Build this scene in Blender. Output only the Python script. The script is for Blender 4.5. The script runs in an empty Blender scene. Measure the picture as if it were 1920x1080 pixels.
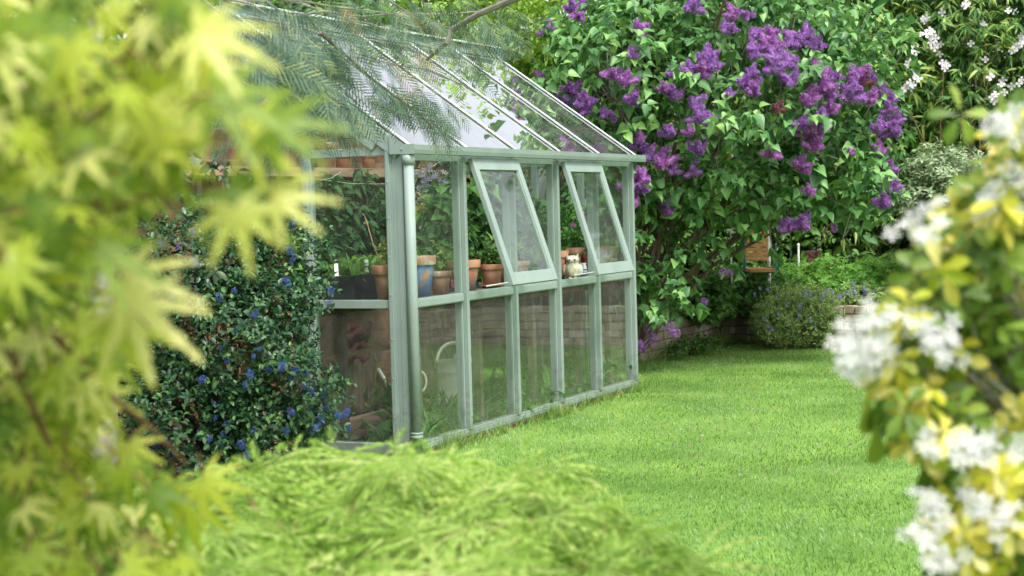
import bpy, math, random
import numpy as np
from math import sin, cos, pi, radians
from mathutils import Matrix, Vector

# ------------------------------------------------------------------ camera
FPX = 3057.87
CAM = np.array([-7.9359, -4.466, 1.4631])
YAW, PIT, ROL = 1.1232, -0.0496, -0.0272
FW = np.array([cos(PIT)*sin(YAW), cos(PIT)*cos(YAW), sin(PIT)])
_r = np.array([cos(YAW), -sin(YAW), 0.0]); _u = np.cross(_r, FW)
RT = _r*cos(ROL) + _u*sin(ROL); UPV = -_r*sin(ROL) + _u*cos(ROL)
scene = bpy.context.scene
cd = bpy.data.cameras.new('camera'); cam = bpy.data.objects.new('camera', cd)
scene.collection.objects.link(cam); scene.camera = cam
cd.sensor_width = 36.0; cd.lens = FPX/1920*36.0
cd.clip_start = 0.05; cd.clip_end = 500
cd.dof.use_dof = True; cd.dof.focus_distance = 10.2; cd.dof.aperture_fstop = 4.6
m = Matrix.Identity(4)
for i in range(3):
    m[i][0] = RT[i]; m[i][1] = UPV[i]; m[i][2] = -FW[i]; m[i][3] = CAM[i]
cam.matrix_world = m

# ------------------------------------------------------------------ sky and sun
SUN_EL, SUN_AZ = radians(58), radians(215)      # azimuth measured clockwise from +Y
w = bpy.data.worlds.new('World'); scene.world = w; w.use_nodes = True
nt = w.node_tree; bg = nt.nodes['Background']
sky = nt.nodes.new('ShaderNodeTexSky'); sky.sky_type = 'NISHITA'; sky.sun_disc = False
sky.sun_elevation = SUN_EL; sky.sun_rotation = SUN_AZ
sky.air_density = 1.0; sky.dust_density = 4.0; sky.ozone_density = 1.0
hs = nt.nodes.new('ShaderNodeHueSaturation'); hs.inputs['Saturation'].default_value = 0.30
nt.links.new(sky.outputs[0], hs.inputs['Color']); nt.links.new(hs.outputs[0], bg.inputs['Color'])
bg.inputs['Strength'].default_value = 0.15
sl = bpy.data.lights.new('sun', 'SUN'); sl.energy = 1.3; sl.angle = radians(10); sl.color = (1.0, 0.96, 0.9)
so = bpy.data.objects.new('sun', sl); scene.collection.objects.link(so)
sdir = Vector((sin(SUN_AZ)*cos(SUN_EL), cos(SUN_AZ)*cos(SUN_EL), sin(SUN_EL)))
so.rotation_euler = (-sdir).to_track_quat('-Z', 'Y').to_euler(); so.location = (0, 0, 12)
vs = scene.view_settings
vs.view_transform = 'Standard'; vs.look = 'None'; vs.gamma = 1; vs.use_curve_mapping = False
vs.exposure = 1.3
try:
    scene.cycles.max_bounces = 10; scene.cycles.transparent_max_bounces = 24
    scene.cycles.diffuse_bounces = 4; scene.cycles.glossy_bounces = 4; scene.cycles.transmission_bounces = 6
    scene.cycles.caustics_reflective = False; scene.cycles.caustics_refractive = False
except Exception: pass

# ------------------------------------------------------------------ helpers
rng = np.random.default_rng(7); random.seed(7)
COL = scene.collection
A = np.array
def ray(x, y): return FW + RT*(x-960)/FPX - UPV*(y-540)/FPX
def at(x, y, d): return CAM + ray(x, y)*d
def onY(x, y, Y):
    R = ray(x, y); return CAM + R*(Y-CAM[1])/R[1]
def onZ(x, y, Z):
    R = ray(x, y); return CAM + R*(Z-CAM[2])/R[2]
def nrm(v):
    v = np.asarray(v, float); return v/np.maximum(np.linalg.norm(v, axis=-1, keepdims=True), 1e-9)
def rnd(n, s=1.0): return rng.normal(0, s, (n, 3))

def tag(o, label, cat, group=None, kind=None):
    if label: o['label'] = label
    if cat: o['category'] = cat
    if group: o['group'] = group
    if kind: o['kind'] = kind
    return o
def empty(name, loc, label, cat, group=None):
    o = bpy.data.objects.new(name, None); COL.objects.link(o); o.location = [float(v) for v in loc]
    o.empty_display_size = 0.1
    return tag(o, label, cat, group)
def put(o, parent):
    COL.objects.link(o)
    if parent is not None: o.parent = parent
    return o
def origin(parent):
    p = A([0., 0., 0.])
    while parent is not None:
        p = p + A(parent.location); parent = parent.parent
    return p

class MB:
    def __init__(s): s.v = []; s.f = []; s.mi = []; s.m = 0
    def add(s, vs, fs):
        b = len(s.v); s.v += [tuple(map(float, q)) for q in vs]
        for f in fs: s.f.append([i+b for i in f]); s.mi.append(s.m)
        return s
    def box(s, a, b):
        x0, y0, z0 = a; x1, y1, z1 = b
        return s.add([(x0,y0,z0),(x1,y0,z0),(x1,y1,z0),(x0,y1,z0),(x0,y0,z1),(x1,y0,z1),(x1,y1,z1),(x0,y1,z1)],
                     [(0,3,2,1),(4,5,6,7),(0,1,5,4),(1,2,6,5),(2,3,7,6),(3,0,4,7)])
    def bar(s, a, b, wd, ht, up=(0,0,1)):
        a = A(a, float); b = A(b, float); d = nrm(b-a); sd = nrm(np.cross(d, A(up, float))); u = np.cross(sd, d)
        q = []
        for p in (a, b):
            for i, j in ((-1,-1),(1,-1),(1,1),(-1,1)): q.append(p+sd*wd/2*i+u*ht/2*j)
        return s.add(q, [(0,1,2,3),(7,6,5,4),(0,4,5,1),(1,5,6,2),(2,6,7,3),(3,7,4,0)])
    def tube(s, pts, rad, n=8, cap=True):
        P = [A(p, float) for p in pts]
        if not hasattr(rad, '__len__'): rad = [rad]*len(P)
        ref = A([0.12, 0.34, 0.93]); rings = []
        for i, p in enumerate(P):
            d = nrm(P[min(i+1, len(P)-1)]-P[max(i-1, 0)])
            if abs(d@ref) > .95: ref = A([1., .1, 0])
            a = nrm(np.cross(d, ref)); b = np.cross(d, a)
            rings.append([p+(a*cos(2*pi*k/n)+b*sin(2*pi*k/n))*rad[i] for k in range(n)])
        vs = [q for r in rings for q in r]; fs = []
        for i in range(len(P)-1):
            for k in range(n):
                fs.append((i*n+k, i*n+(k+1) % n, (i+1)*n+(k+1) % n, (i+1)*n+k))
        if cap: fs.append(tuple(range(n))[::-1]); fs.append(tuple((len(P)-1)*n+k for k in range(n)))
        return s.add(vs, fs)
    def lathe(s, prof, c=(0,0,0), n=20, sx=1., sy=1.):
        vs = []; fs = []
        for r, z in prof:
            for k in range(n): vs.append((c[0]+r*cos(2*pi*k/n)*sx, c[1]+r*sin(2*pi*k/n)*sy, c[2]+z))
        for i in range(len(prof)-1):
            for k in range(n): fs.append((i*n+k, i*n+(k+1) % n, (i+1)*n+(k+1) % n, (i+1)*n+k))
        if prof[0][0] > 1e-4: fs.append(tuple(range(n))[::-1])
        if prof[-1][0] > 1e-4: fs.append(tuple((len(prof)-1)*n+k for k in range(n)))
        return s.add(vs, fs)
    def ball(s, c, r, n=8, m_=5, sc=(1,1,1)):
        prof = [(max(1e-5, sin(pi*i/m_))*r, -cos(pi*i/m_)*r*sc[2]) for i in range(m_+1)]
        return s.lathe(prof, c, n, sc[0], sc[1])
    def build(s, name, mats, parent=None, smooth=False, bevel=0):
        me = bpy.data.meshes.new(name); o0 = origin(parent)
        me.from_pydata([tuple(A(q)-o0) for q in s.v], [], s.f)
        if not isinstance(mats, (list, tuple)): mats = [mats]
        for mm in mats: me.materials.append(mm)
        if len(mats) > 1: me.polygons.foreach_set('material_index', s.mi)
        if smooth: me.polygons.foreach_set('use_smooth', [True]*len(s.f))
        me.update(); o = put(bpy.data.objects.new(name, me), parent)
        if bevel:
            b = o.modifiers.new('bevel', 'BEVEL'); b.width = bevel; b.segments = 2; b.limit_method = 'ANGLE'
        return o

# ---- instanced leaf geometry (all leaves of one part written into one mesh)
def inst(tv, P, F, N, S):
    P = np.asarray(P, float); n = len(P)
    F = nrm(F); sd = nrm(np.cross(F, N)); nn = np.cross(sd, F)
    S = np.asarray(S, float)
    if S.ndim == 0: S = np.full(n, float(S))
    if S.ndim == 1: S = np.repeat(S[:, None], 3, 1)
    tv = np.asarray(tv, float)
    return (P[:, None, :] + sd[:, None, :]*(tv[None, :, 0:1]*S[:, None, 0:1]) + F[:, None, :]*(tv[None, :, 1:2]*S[:, None, 1:2])
            + nn[:, None, :]*(tv[None, :, 2:3]*S[:, None, 2:3]))
def leafobj(name, groups, mats, parent=None, data_only=False, o0=None):
    """groups: list of (V[n,k,3], faces, material index)"""
    if o0 is None: o0 = origin(parent)
    vv = []; loops = []; sizes = []; mi = []; base = 0
    for V, tf, mx in groups:
        n, k, _ = V.shape
        if n == 0: continue
        vv.append((V-o0).reshape(-1, 3))
        fl = np.concatenate([np.asarray(f) for f in tf]); sz = np.array([len(f) for f in tf])
        loops.append((fl[None, :] + (np.arange(n)*k)[:, None] + base).ravel())
        sizes.append(np.tile(sz, n)); mi.append(np.full(n*len(tf), mx)); base += n*k
    vv = np.concatenate(vv); loops = np.concatenate(loops); sizes = np.concatenate(sizes); mi = np.concatenate(mi)
    me = bpy.data.meshes.new(name)
    me.vertices.add(len(vv)); me.vertices.foreach_set('co', vv.astype(np.float32).ravel())
    me.loops.add(len(loops)); me.loops.foreach_set('vertex_index', loops.astype(np.int32))
    me.polygons.add(len(sizes)); st = np.concatenate([[0], np.cumsum(sizes)[:-1]])
    me.polygons.foreach_set('loop_start', st.astype(np.int32))
    if not isinstance(mats, (list, tuple)): mats = [mats]
    for mm in mats: me.materials.append(mm)
    me.polygons.foreach_set('material_index', mi.astype(np.int32))
    me.update(calc_edges=True)
    if data_only: return me
    return put(bpy.data.objects.new(name, me), parent)

# ---- leaf templates: x across, y along, z normal
def fold(profile, cup=.12, droop=.25):
    """leaf from (t, halfwidth) list, folded on the midrib and arched"""
    v = [(0, 0, 0)]; f = []; rows = []
    for t, h in profile:
        z = -droop*t*t
        if h <= 1e-6: v.append((0, t, z)); rows.append((len(v)-1,))
        else:
            v += [(-h, t, z+cup*h), (0, t, z), (h, t, z+cup*h)]; rows.append((len(v)-3, len(v)-2, len(v)-1))
    prev = (0,)
    for r in rows:
        if len(prev) == 1 and len(r) == 3: f += [(prev[0], r[1], r[0]), (prev[0], r[2], r[1])]
        elif len(prev) == 3 and len(r) == 3: f += [(prev[0], prev[1], r[1], r[0]), (prev[1], prev[2], r[2], r[1])]
        elif len(prev) == 3: f += [(prev[0], prev[1], r[0]), (prev[1], prev[2], r[0])]
        prev = r
    return np.array(v, float), f
HEART = fold([(.06, .26), (.22, .40), (.45, .36), (.75, .16), (1, 0)], .55, .28)
OVAL = fold([(.25, .22), (.55, .27), (.85, .14), (1, 0)], .4, .2)
OVALS = fold([(.4, .26), (.8, .18), (1, 0)], .4, .15)
LANCE = fold([(.2, .065), (.55, .06), (1, 0)], .5, .35)
OBOV = fold([(.3, .10), (.65, .22), (.88, .17), (1, .0)], .35, .25)
def palmate(lobes, ang, wd, teeth=3, droop=.3, notch=.32):
    """flat palmate leaf, one connected fan of lobes, each lobe with side teeth"""
    v = [(0, 0, 0)]; f = []
    for i in range(lobes):
        a = (i-(lobes-1)/2)*ang; L = 1-.42*(abs(a)/(ang*(lobes-1)/2))**1.6
        d = A([sin(a), cos(a)]); s_ = A([cos(a), -sin(a)])
        left = []; right = []
        for k in range(teeth):
            t0 = notch + (1-notch)*k/teeth; t1 = notch + (1-notch)*(k+.55)/teeth
            h0 = wd*(1-t0)**.7*(.9 if k else 1); h1 = wd*(1-t1)**.55*1.35
            left += [(t0, -h0), (t1, -h1)]; right += [(t0, h0), (t1, h1)]
        pts = left + [(1, 0)] + right[::-1]
        b = len(v)
        for t, h in pts:
            p = (d*t+s_*h)*L; v.append((p[0], p[1]+0, -droop*(t*L)**2 + .10*abs(h)))
        n = len(pts)
        f.append((0, *range(b, b+n)))
    return np.array(v, float), [tuple(x) for x in f]
MAPLE = palmate(7, radians(38), .115, 3, .35, .30)
def dissected():
    v = [(0, 0, 0)]; f = []
    for i in range(7):
        a = (i-3)*radians(31); L = 1-.3*(abs(i-3)/3)**1.5
        d = A([sin(a), cos(a)]); s_ = A([cos(a), -sin(a)]); b = len(v)
        for t, h in ((.3, -.014), (.65, -.034), (1, 0), (.65, .034), (.3, .014)):
            p = (d*t+s_*h)*L; v.append((p[0], p[1], -.45*(t*L)**2))
        f.append((0, b, b+1, b+2, b+3, b+4))
        for t in (.3, .45, .6, .75):
            for sg in (-1, 1):
                b = len(v); ll = .30*(1.1-t)
                q0 = (d*(t-.028))*L; q1 = (d*(t+.028))*L; tip = (d*(t+ll*1.1)+s_*sg*ll*.62)*L
                for q, tt in ((q0, t), (q1, t), (tip, t+ll)): v.append((q[0], q[1], -.45*(tt*L)**2))
                f.append((b, b+1, b+2))
    return np.array(v, float), f
DISS = dissected()
def feather():
    v = []; f = []
    def strip(p, q, h, e=.35):
        b = len(v); p = A(p, float); q = A(q, float); d = nrm(q-p); s_ = A([d[1], -d[0], 0])*h
        for x in (p-s_*.5, p+s_*.5, (p+q)/2+s_, q+s_*e, q-s_*e, (p+q)/2-s_): v.append(tuple(x))
        f.append((b, b+1, b+2, b+3, b+4, b+5))
    strip((0, 0, 0), (0, .5, -.06), .008, .8); strip((0, .5, -.06), (0, 1, -.25), .007)
    for k in range(10):
        t = .10+.88*k/10; z = -.25*t*t; L = .26*sin(pi*min(1, .25+.72*t)**.8)+.09
        for sg in (-1, 1): strip((0, t, z), (sg*L*.72, t+L*.72, z-.10), .013)
    return np.array(v, float), f
FEATHER = feather()
PETAL4 = (np.array([(-.16,.0,0),(0,-.16,0),(.16,0,0),(0,.16,0)] + [(-.5,-.16,.1),(-.62,.0,.12),(-.5,.16,.1),(.5,-.16,.1),(.62,0,.12),(.5,.16,.1),
                    (-.16,-.5,.1),(0,-.62,.12),(.16,-.5,.1),(-.16,.5,.1),(0,.62,.12),(.16,.5,.1)], float),
          [(0,1,2,3),(0,4,5,6),(2,9,8,7),(1,12,11,10),(3,13,14,15)])
def petals(n, wd=.36, cup=.15):
    v = [(0, 0, 0)]; f = []
    for i in range(n):
        a = 2*pi*i/n; d = A([cos(a), sin(a)]); s_ = A([-sin(a), cos(a)]); b = len(v)
        for t, h in ((.35, -wd*.5), (.75, -wd), (1, -wd*.5), (1, wd*.5), (.75, wd), (.35, wd*.5)):
            p = (d*t+s_*h*.75)*.5; v.append((p[0], p[1], cup*t*.5))
        f.append((0, *range(b, b+6)))
    return np.array(v, float), f
FL5 = petals(5, .32); FL4 = petals(4, .55, .08)
BLADE = (np.array([(-.5,0,0),(.5,0,0),(.35,.5,.10),(-.35,.5,.10),(0,1,.34)]), [(0,1,2,3),(3,2,4)])

# ------------------------------------------------------------------ materials
MATS = {}
def newmat(name):
    mt = bpy.data.materials.new(name); mt.use_nodes = True; MATS[name] = mt
    return mt, mt.node_tree, mt.node_tree.nodes['Principled BSDF'], mt.node_tree.nodes['Material Output']
def N(nt, t, **k):
    n = nt.nodes.new(t)
    for a, b in k.items(): setattr(n, a, b)
    return n
def leafmat(name, cols, rough=.5, trans=.3, spec=.4, nscale=1.3, tcol=1.25, namp=.35):
    mt, nt, bs, out = newmat(name); L = nt.links.new
    g = N(nt, 'ShaderNodeNewGeometry'); rp = N(nt, 'ShaderNodeValToRGB'); e = rp.color_ramp
    while len(e.elements) < len(cols): e.elements.new(.5)
    for i, c in enumerate(cols): e.elements[i].position = i/(len(cols)-1) if len(cols) > 1 else 0; e.elements[i].color = (*c, 1)
    tc = N(nt, 'ShaderNodeTexCoord'); no = N(nt, 'ShaderNodeTexNoise'); no.inputs['Scale'].default_value = nscale; no.inputs['Detail'].default_value = 3
    L(tc.outputs['Object'], no.inputs['Vector'])
    ma = N(nt, 'ShaderNodeMath', operation='MULTIPLY_ADD'); ma.inputs[1].default_value = namp*2; ma.inputs[2].default_value = -namp
    L(no.outputs['Fac'], ma.inputs[0])
    ad = N(nt, 'ShaderNodeMath', operation='ADD', use_clamp=True); L(g.outputs['Random Per Island'], ad.inputs[0]); L(ma.outputs[0], ad.inputs[1])
    L(ad.outputs[0], rp.inputs['Fac']); L(rp.outputs['Color'], bs.inputs['Base Color'])
    bs.inputs['Roughness'].default_value = rough; bs.inputs['Specular IOR Level'].default_value = spec
    tr = N(nt, 'ShaderNodeBsdfTranslucent'); mx = N(nt, 'ShaderNodeMixShader'); mx.inputs[0].default_value = trans
    sc = N(nt, 'ShaderNodeHueSaturation'); sc.inputs['Value'].default_value = tcol; sc.inputs['Saturation'].default_value = 1.05; sc.inputs['Hue'].default_value = .49
    L(rp.outputs['Color'], sc.inputs['Color']); L(sc.outputs[0], tr.inputs['Color'])
    L(bs.outputs[0], mx.inputs[1]); L(tr.outputs[0], mx.inputs[2]); L(mx.outputs[0], out.inputs['Surface'])
    return mt
def surf(name, c1, c2, rough=.6, scale=8, bump=.15, spec=.4, metal=0, detail=6, stretch=(1,1,1), c3=None, lo=.35, hi=.65):
    mt, nt, bs, out = newmat(name); L = nt.links.new
    tc = N(nt, 'ShaderNodeTexCoord'); mp = N(nt, 'ShaderNodeMapping'); mp.inputs['Scale'].default_value = stretch
    no = N(nt, 'ShaderNodeTexNoise'); no.inputs['Scale'].default_value = scale; no.inputs['Detail'].default_value = detail
    rp = N(nt, 'ShaderNodeValToRGB'); e = rp.color_ramp; e.elements[0].position = lo; e.elements[1].position = hi
    e.elements[0].color = (*c1, 1); e.elements[1].color = (*c2, 1)
    if c3: x = e.elements.new((lo+hi)/2); x.color = (*c3, 1)
    L(tc.outputs['Object'], mp.inputs[0]); L(mp.outputs[0], no.inputs['Vector']); L(no.outputs['Fac'], rp.inputs[0])
    L(rp.outputs[0], bs.inputs['Base Color']); bs.inputs['Roughness'].default_value = rough
    bs.inputs['Specular IOR Level'].default_value = spec; bs.inputs['Metallic'].default_value = metal
    if bump:
        bp = N(nt, 'ShaderNodeBump'); bp.inputs['Strength'].default_value = bump; bp.inputs['Distance'].default_value = .01
        L(no.outputs['Fac'], bp.inputs['Height']); L(bp.outputs[0], bs.inputs['Normal'])
    return mt
def glassmat(name, tint=(.93, .97, .94), dust=.05, gain=1.0):
    mt, nt, bs, out = newmat(name); nt.nodes.remove(bs); L = nt.links.new
    lw = N(nt, 'ShaderNodeLayerWeight'); lw.inputs['Blend'].default_value = .5
    pw = N(nt, 'ShaderNodeMath', operation='POWER'); pw.inputs[1].default_value = 5.0; L(lw.outputs['Facing'], pw.inputs[0])
    fr = N(nt, 'ShaderNodeMath', operation='MULTIPLY_ADD', use_clamp=True); fr.inputs[1].default_value = .96*gain; fr.inputs[2].default_value = .04*gain
    L(pw.outputs[0], fr.inputs[0])
    t = N(nt, 'ShaderNodeBsdfTransparent'); t.inputs[0].default_value = (*tint, 1)
    gl = N(nt, 'ShaderNodeBsdfGlossy'); gl.inputs['Roughness'].default_value = .0
    wv = N(nt, 'ShaderNodeTexNoise'); wv.inputs['Scale'].default_value = 1.4; wv.inputs['Detail'].default_value = 1
    bp = N(nt, 'ShaderNodeBump'); bp.inputs['Strength'].default_value = .12; bp.inputs['Distance'].default_value = .03
    L(wv.outputs['Fac'], bp.inputs['Height']); L(bp.outputs[0], gl.inputs['Normal'])
    m1 = N(nt, 'ShaderNodeMixShader'); L(fr.outputs[0], m1.inputs[0]); L(t.outputs[0], m1.inputs[1]); L(gl.outputs[0], m1.inputs[2])
    df = N(nt, 'ShaderNodeBsdfDiffuse'); df.inputs[0].default_value = (.62, .66, .6, 1)
    no = N(nt, 'ShaderNodeTexNoise'); no.inputs['Scale'].default_value = 5; no.inputs['Detail'].default_value = 8; no.inputs['Roughness'].default_value = .65
    rr = N(nt, 'ShaderNodeMapRange'); rr.inputs[1].default_value = .35; rr.inputs[2].default_value = .75; rr.inputs[3].default_value = dust*.3; rr.inputs[4].default_value = dust*2.2
    L(no.outputs['Fac'], rr.inputs[0])
    m2 = N(nt, 'ShaderNodeMixShader'); L(rr.outputs[0], m2.inputs[0]); L(m1.outputs[0], m2.inputs[1]); L(df.outputs[0], m2.inputs[2])
    L(m2.outputs[0], out.inputs['Surface']); return mt
def brickmat(name, c1, c2, mortar, sx=1., bw=.22, bh=.075, plane='XZ'):
    mt, nt, bs, out = newmat(name); L = nt.links.new
    tc = N(nt, 'ShaderNodeTexCoord'); sp = N(nt, 'ShaderNodeSeparateXYZ'); cb = N(nt, 'ShaderNodeCombineXYZ')
    L(tc.outputs['Object'], sp.inputs[0]); L(sp.outputs[plane[0]], cb.inputs[0]); L(sp.outputs[plane[1]], cb.inputs[1])
    br = N(nt, 'ShaderNodeTexBrick'); br.inputs['Scale'].default_value = 1; br.inputs['Brick Width'].default_value = bw; br.inputs['Row Height'].default_value = bh
    br.inputs['Mortar Size'].default_value = .006; br.inputs['Color1'].default_value = (*c1, 1); br.inputs['Color2'].default_value = (*c2, 1); br.inputs['Mortar'].default_value = (*mortar, 1)
    br.inputs['Mortar Smooth'].default_value = .3
    L(cb.outputs[0], br.inputs['Vector'])
    no = N(nt, 'ShaderNodeTexNoise'); no.inputs['Scale'].default_value = 14; no.inputs['Detail'].default_value = 8; L(tc.outputs['Object'], no.inputs['Vector'])
    mx = N(nt, 'ShaderNodeMix', data_type='RGBA', blend_type='MULTIPLY'); mx.inputs[0].default_value = .7
    rp = N(nt, 'ShaderNodeValToRGB'); rp.color_ramp.elements[0].color = (.45, .45, .45, 1); rp.color_ramp.elements[1].color = (1.3, 1.3, 1.3, 1)
    rp.color_ramp.elements[0].position = .3; rp.color_ramp.elements[1].position = .7
    L(no.outputs['Fac'], rp.inputs[0]); L(br.outputs['Color'], mx.inputs[6]); L(rp.outputs[0], mx.inputs[7]); L(mx.outputs[2], bs.inputs['Base Color'])
    bs.inputs['Roughness'].default_value = .85
    bp = N(nt, 'ShaderNodeBump'); bp.inputs['Strength'].default_value = .6; bp.inputs['Distance'].default_value = .008; bp.invert = True
    L(br.outputs['Fac'], bp.inputs['Height']); L(bp.outputs[0], bs.inputs['Normal'])
    return mt

def paintmat():
    mt = surf('sage_paint', (.215, .282, .25), (.25, .322, .286), .5, 6, .03, .45, detail=8, stretch=(1, 1, .6))
    nt = mt.node_tree; L = nt.links.new; bs = nt.nodes['Principled BSDF']; src = bs.inputs['Base Color'].links[0].from_socket
    tc = N(nt, 'ShaderNodeTexCoord'); sp = N(nt, 'ShaderNodeSeparateXYZ'); L(tc.outputs['Object'], sp.inputs[0])
    no = N(nt, 'ShaderNodeTexNoise'); no.inputs['Scale'].default_value = 22; no.inputs['Detail'].default_value = 9; no.inputs['Roughness'].default_value = .7; L(tc.outputs['Object'], no.inputs['Vector'])
    mr = N(nt, 'ShaderNodeMapRange'); mr.inputs[1].default_value = .0; mr.inputs[2].default_value = .45; mr.inputs[3].default_value = .30; mr.inputs[4].default_value = .0; L(sp.outputs[2], mr.inputs[0])
    ad = N(nt, 'ShaderNodeMath', operation='ADD'); L(no.outputs['Fac'], ad.inputs[0]); L(mr.outputs[0], ad.inputs[1])
    rp = N(nt, 'ShaderNodeMapRange'); rp.inputs[1].default_value = .60; rp.inputs[2].default_value = .86; rp.inputs[4].default_value = .65; L(ad.outputs[0], rp.inputs[0])
    mx = N(nt, 'ShaderNodeMix', data_type='RGBA'); mx.inputs[7].default_value = (.10, .125, .06, 1); L(rp.outputs[0], mx.inputs[0]); L(src, mx.inputs[6]); L(mx.outputs[2], bs.inputs['Base Color'])
    return mt
M_PAINT = paintmat()
M_PALE = surf('pale_highlight_cap', (.50, .56, .55), (.66, .70, .70), .35, 9, .05, .5)  # pale ridge capping; also the white top highlight painted on glazing bars
M_DARKP = surf('dark_gasket', (.05, .07, .06), (.08, .1, .09), .6, 9, .05)  # near-black gasket colour, not applied to any part
M_GLASS = glassmat('window_glass', dust=.014, gain=1.0)
M_GLASSL = glassmat('dusty_window_glass', (.93, .97, .93), dust=.03, gain=1.45)
M_GLASSR = glassmat('roof_glass', (.93, .97, .95), dust=.05, gain=3.0)
M_WOOD = surf('timber', (.20, .12, .07), (.36, .24, .15), .75, 10, .3, .2, stretch=(.6, 6, 6))
M_STAGE = surf('dark_staging_timber', (.07, .06, .045), (.16, .13, .10), .85, 12, .3, .2)
M_WOODP = surf('pinkish_board', (.36, .23, .16), (.52, .36, .26), .8, 9, .3, .2, stretch=(.6, 5, 5))
M_WOODG = surf('grey_timber', (.16, .13, .10), (.28, .23, .18), .85, 12, .3, .2)
M_BARK = surf('bark', (.06, .045, .03), (.17, .13, .09), .9, 22, .8, .2, stretch=(1, 1, .3))
M_BARKG = surf('smooth_grey_bark', (.16, .15, .12), (.30, .28, .24), .8, 18, .4, .2)
M_BARKR = surf('reddish_bark', (.12, .06, .03), (.22, .13, .07), .8, 18, .4, .2)
M_STEM = surf('green_stem', (.10, .16, .04), (.16, .24, .07), .6, 12, .1)
M_SOIL = surf('soil', (.025, .018, .012), (.07, .05, .035), .95, 30, 1., .1)
M_TERRA = surf('terracotta', (.34, .17, .11), (.50, .31, .23), .85, 11, .3, .15, c3=(.42, .21, .13))
M_TERRAP = surf('limed_terracotta', (.40, .22, .16), (.60, .48, .42), .85, 11, .25, .2, c3=(.46, .24, .16))
M_TERRAR = surf('red_terracotta', (.40, .17, .10), (.52, .28, .18), .8, 12, .25, .2, c3=(.46, .20, .12))
M_TERRAD = surf('dark_red_terracotta', (.16, .04, .03), (.24, .07, .05), .7, 12, .2, .3)
M_BLUEP = surf('worn_blue_paint', (.45, .25, .17), (.10, .20, .42), .75, 9, .3, .25, c3=(.12, .22, .42), lo=.36, hi=.5)
M_BLUEP2 = surf('chipped_blue_paint', (.38, .16, .10), (.14, .24, .40), .75, 7, .3, .25, c3=(.42, .24, .18), lo=.4, hi=.62)
M_PINK = surf('pink_paint', (.5, .08, .12), (.6, .12, .16), .6, 12, .1)
M_CHALK = surf('chalk_white', (.6, .58, .52), (.75, .72, .66), .9, 12, .1)
M_TRAY = surf('black_plastic', (.012, .016, .022), (.025, .032, .042), .35, 12, .05, .5)
M_TRAYG = surf('green_plastic', (.01, .05, .035), (.02, .07, .05), .35, 12, .05, .5)
M_LABEL = surf('white_plastic', (.70, .70, .68), (.78, .78, .76), .4, 12, .02)
M_ZINC = surf('galvanised_metal', (.74, .76, .72), (.86, .87, .83), .45, 16, .1, .5, metal=.0)
M_ZINCD = surf('tarnished_zinc', (.16, .17, .17), (.26, .27, .26), .6, 9, .1, .4, metal=.2)
M_STONE = surf('mossy_stone', (.30, .31, .17), (.60, .57, .48), .9, 22, .5, .2, c3=(.48, .46, .34))
M_STRIPE = surf('blue_white_ceramic', (.10, .16, .34), (.62, .64, .66), .3, 60, .02, .5, detail=0, stretch=(.2, .2, 1), lo=.45, hi=.5)
M_RED = surf('dark_red_cloth', (.045, .010, .010), (.085, .018, .018), .8, 10, .3, .2)
M_WALL = brickmat('garden_brick', (.24, .12, .075), (.34, .19, .12), (.26, .22, .17))
M_PAVE = surf('pink_paving', (.30, .20, .16), (.44, .30, .25), .85, 7, .3, .2)
M_BRICK = surf('weathered_brick', (.24, .19, .14), (.44, .38, .30), .9, 5, .6, .15, c3=(.34, .27, .20), detail=10)
M_BRICK2 = surf('pale_brick', (.36, .31, .25), (.52, .47, .40), .9, 6, .6, .15, detail=10)
M_MORTAR = surf('mortar', (.15, .13, .10), (.24, .21, .17), .95, 25, .6, .1)
M_ORANGE = surf('orange_timber', (.42, .19, .09), (.55, .30, .16), .7, 9, .2, .2, stretch=(4, .5, 4))
M_TEAL = surf('teal_metal', (.02, .09, .10), (.04, .13, .14), .4, 9, .02)
M_CREAM = surf('cream_stone', (.5, .46, .34), (.66, .62, .5), .85, 14, .3)

L_LILAC = leafmat('lilac_leaf', [(.06, .155, .05), (.09, .23, .068), (.135, .31, .09), (.24, .44, .12)], .42, .26, .45)
L_LILACF = leafmat('lilac_floret', [(.20, .05, .30), (.34, .12, .48), (.48, .24, .62), (.66, .46, .76)], .6, .25, .2, tcol=1.1)
L_LILACM = leafmat('lilac_floret_magenta', [(.26, .05, .30), (.42, .13, .48), (.54, .24, .60), (.68, .44, .72)], .6, .25, .2, tcol=1.1)
L_BROWN = leafmat('faded_floret', [(.10, .04, .03), (.20, .09, .05), (.24, .10, .16)], .7, .2, .2)
L_YG = leafmat('yellow_green_leaf', [(.11, .21, .025), (.18, .33, .04), (.27, .45, .06), (.40, .58, .12)], .5, .38, .3)
L_MG = leafmat('mid_green_leaf', [(.04, .11, .02), (.08, .19, .035), (.14, .28, .05)], .5, .3, .35)
L_DG = leafmat('dark_green_leaf', [(.012, .04, .014), (.025, .07, .022), (.05, .11, .03)], .4, .2, .5)
L_BAMB = leafmat('bamboo_leaf', [(.035, .10, .024), (.07, .175, .036), (.13, .26, .055), (.34, .46, .10)], .45, .28, .4, nscale=2.2)
L_BAMBY = leafmat('bamboo_leaf_new_sunlit', [(.16, .26, .04), (.28, .40, .08), (.42, .52, .16)], .5, .35, .3)
L_CEAN = leafmat('ceanothus_leaf', [(.014, .05, .026), (.026, .085, .036), (.05, .13, .05), (.11, .23, .06)], .36, .14, .45, nscale=3)
L_BLUE = leafmat('blue_floret', [(.045, .08, .30), (.08, .14, .42), (.16, .24, .56)], .6, .2, .2)
L_MAPLE = leafmat('maple_leaf', [(.13, .22, .01), (.27, .36, .022), (.44, .49, .06), (.62, .60, .22)], .42, .42, .4, nscale=4)
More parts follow.
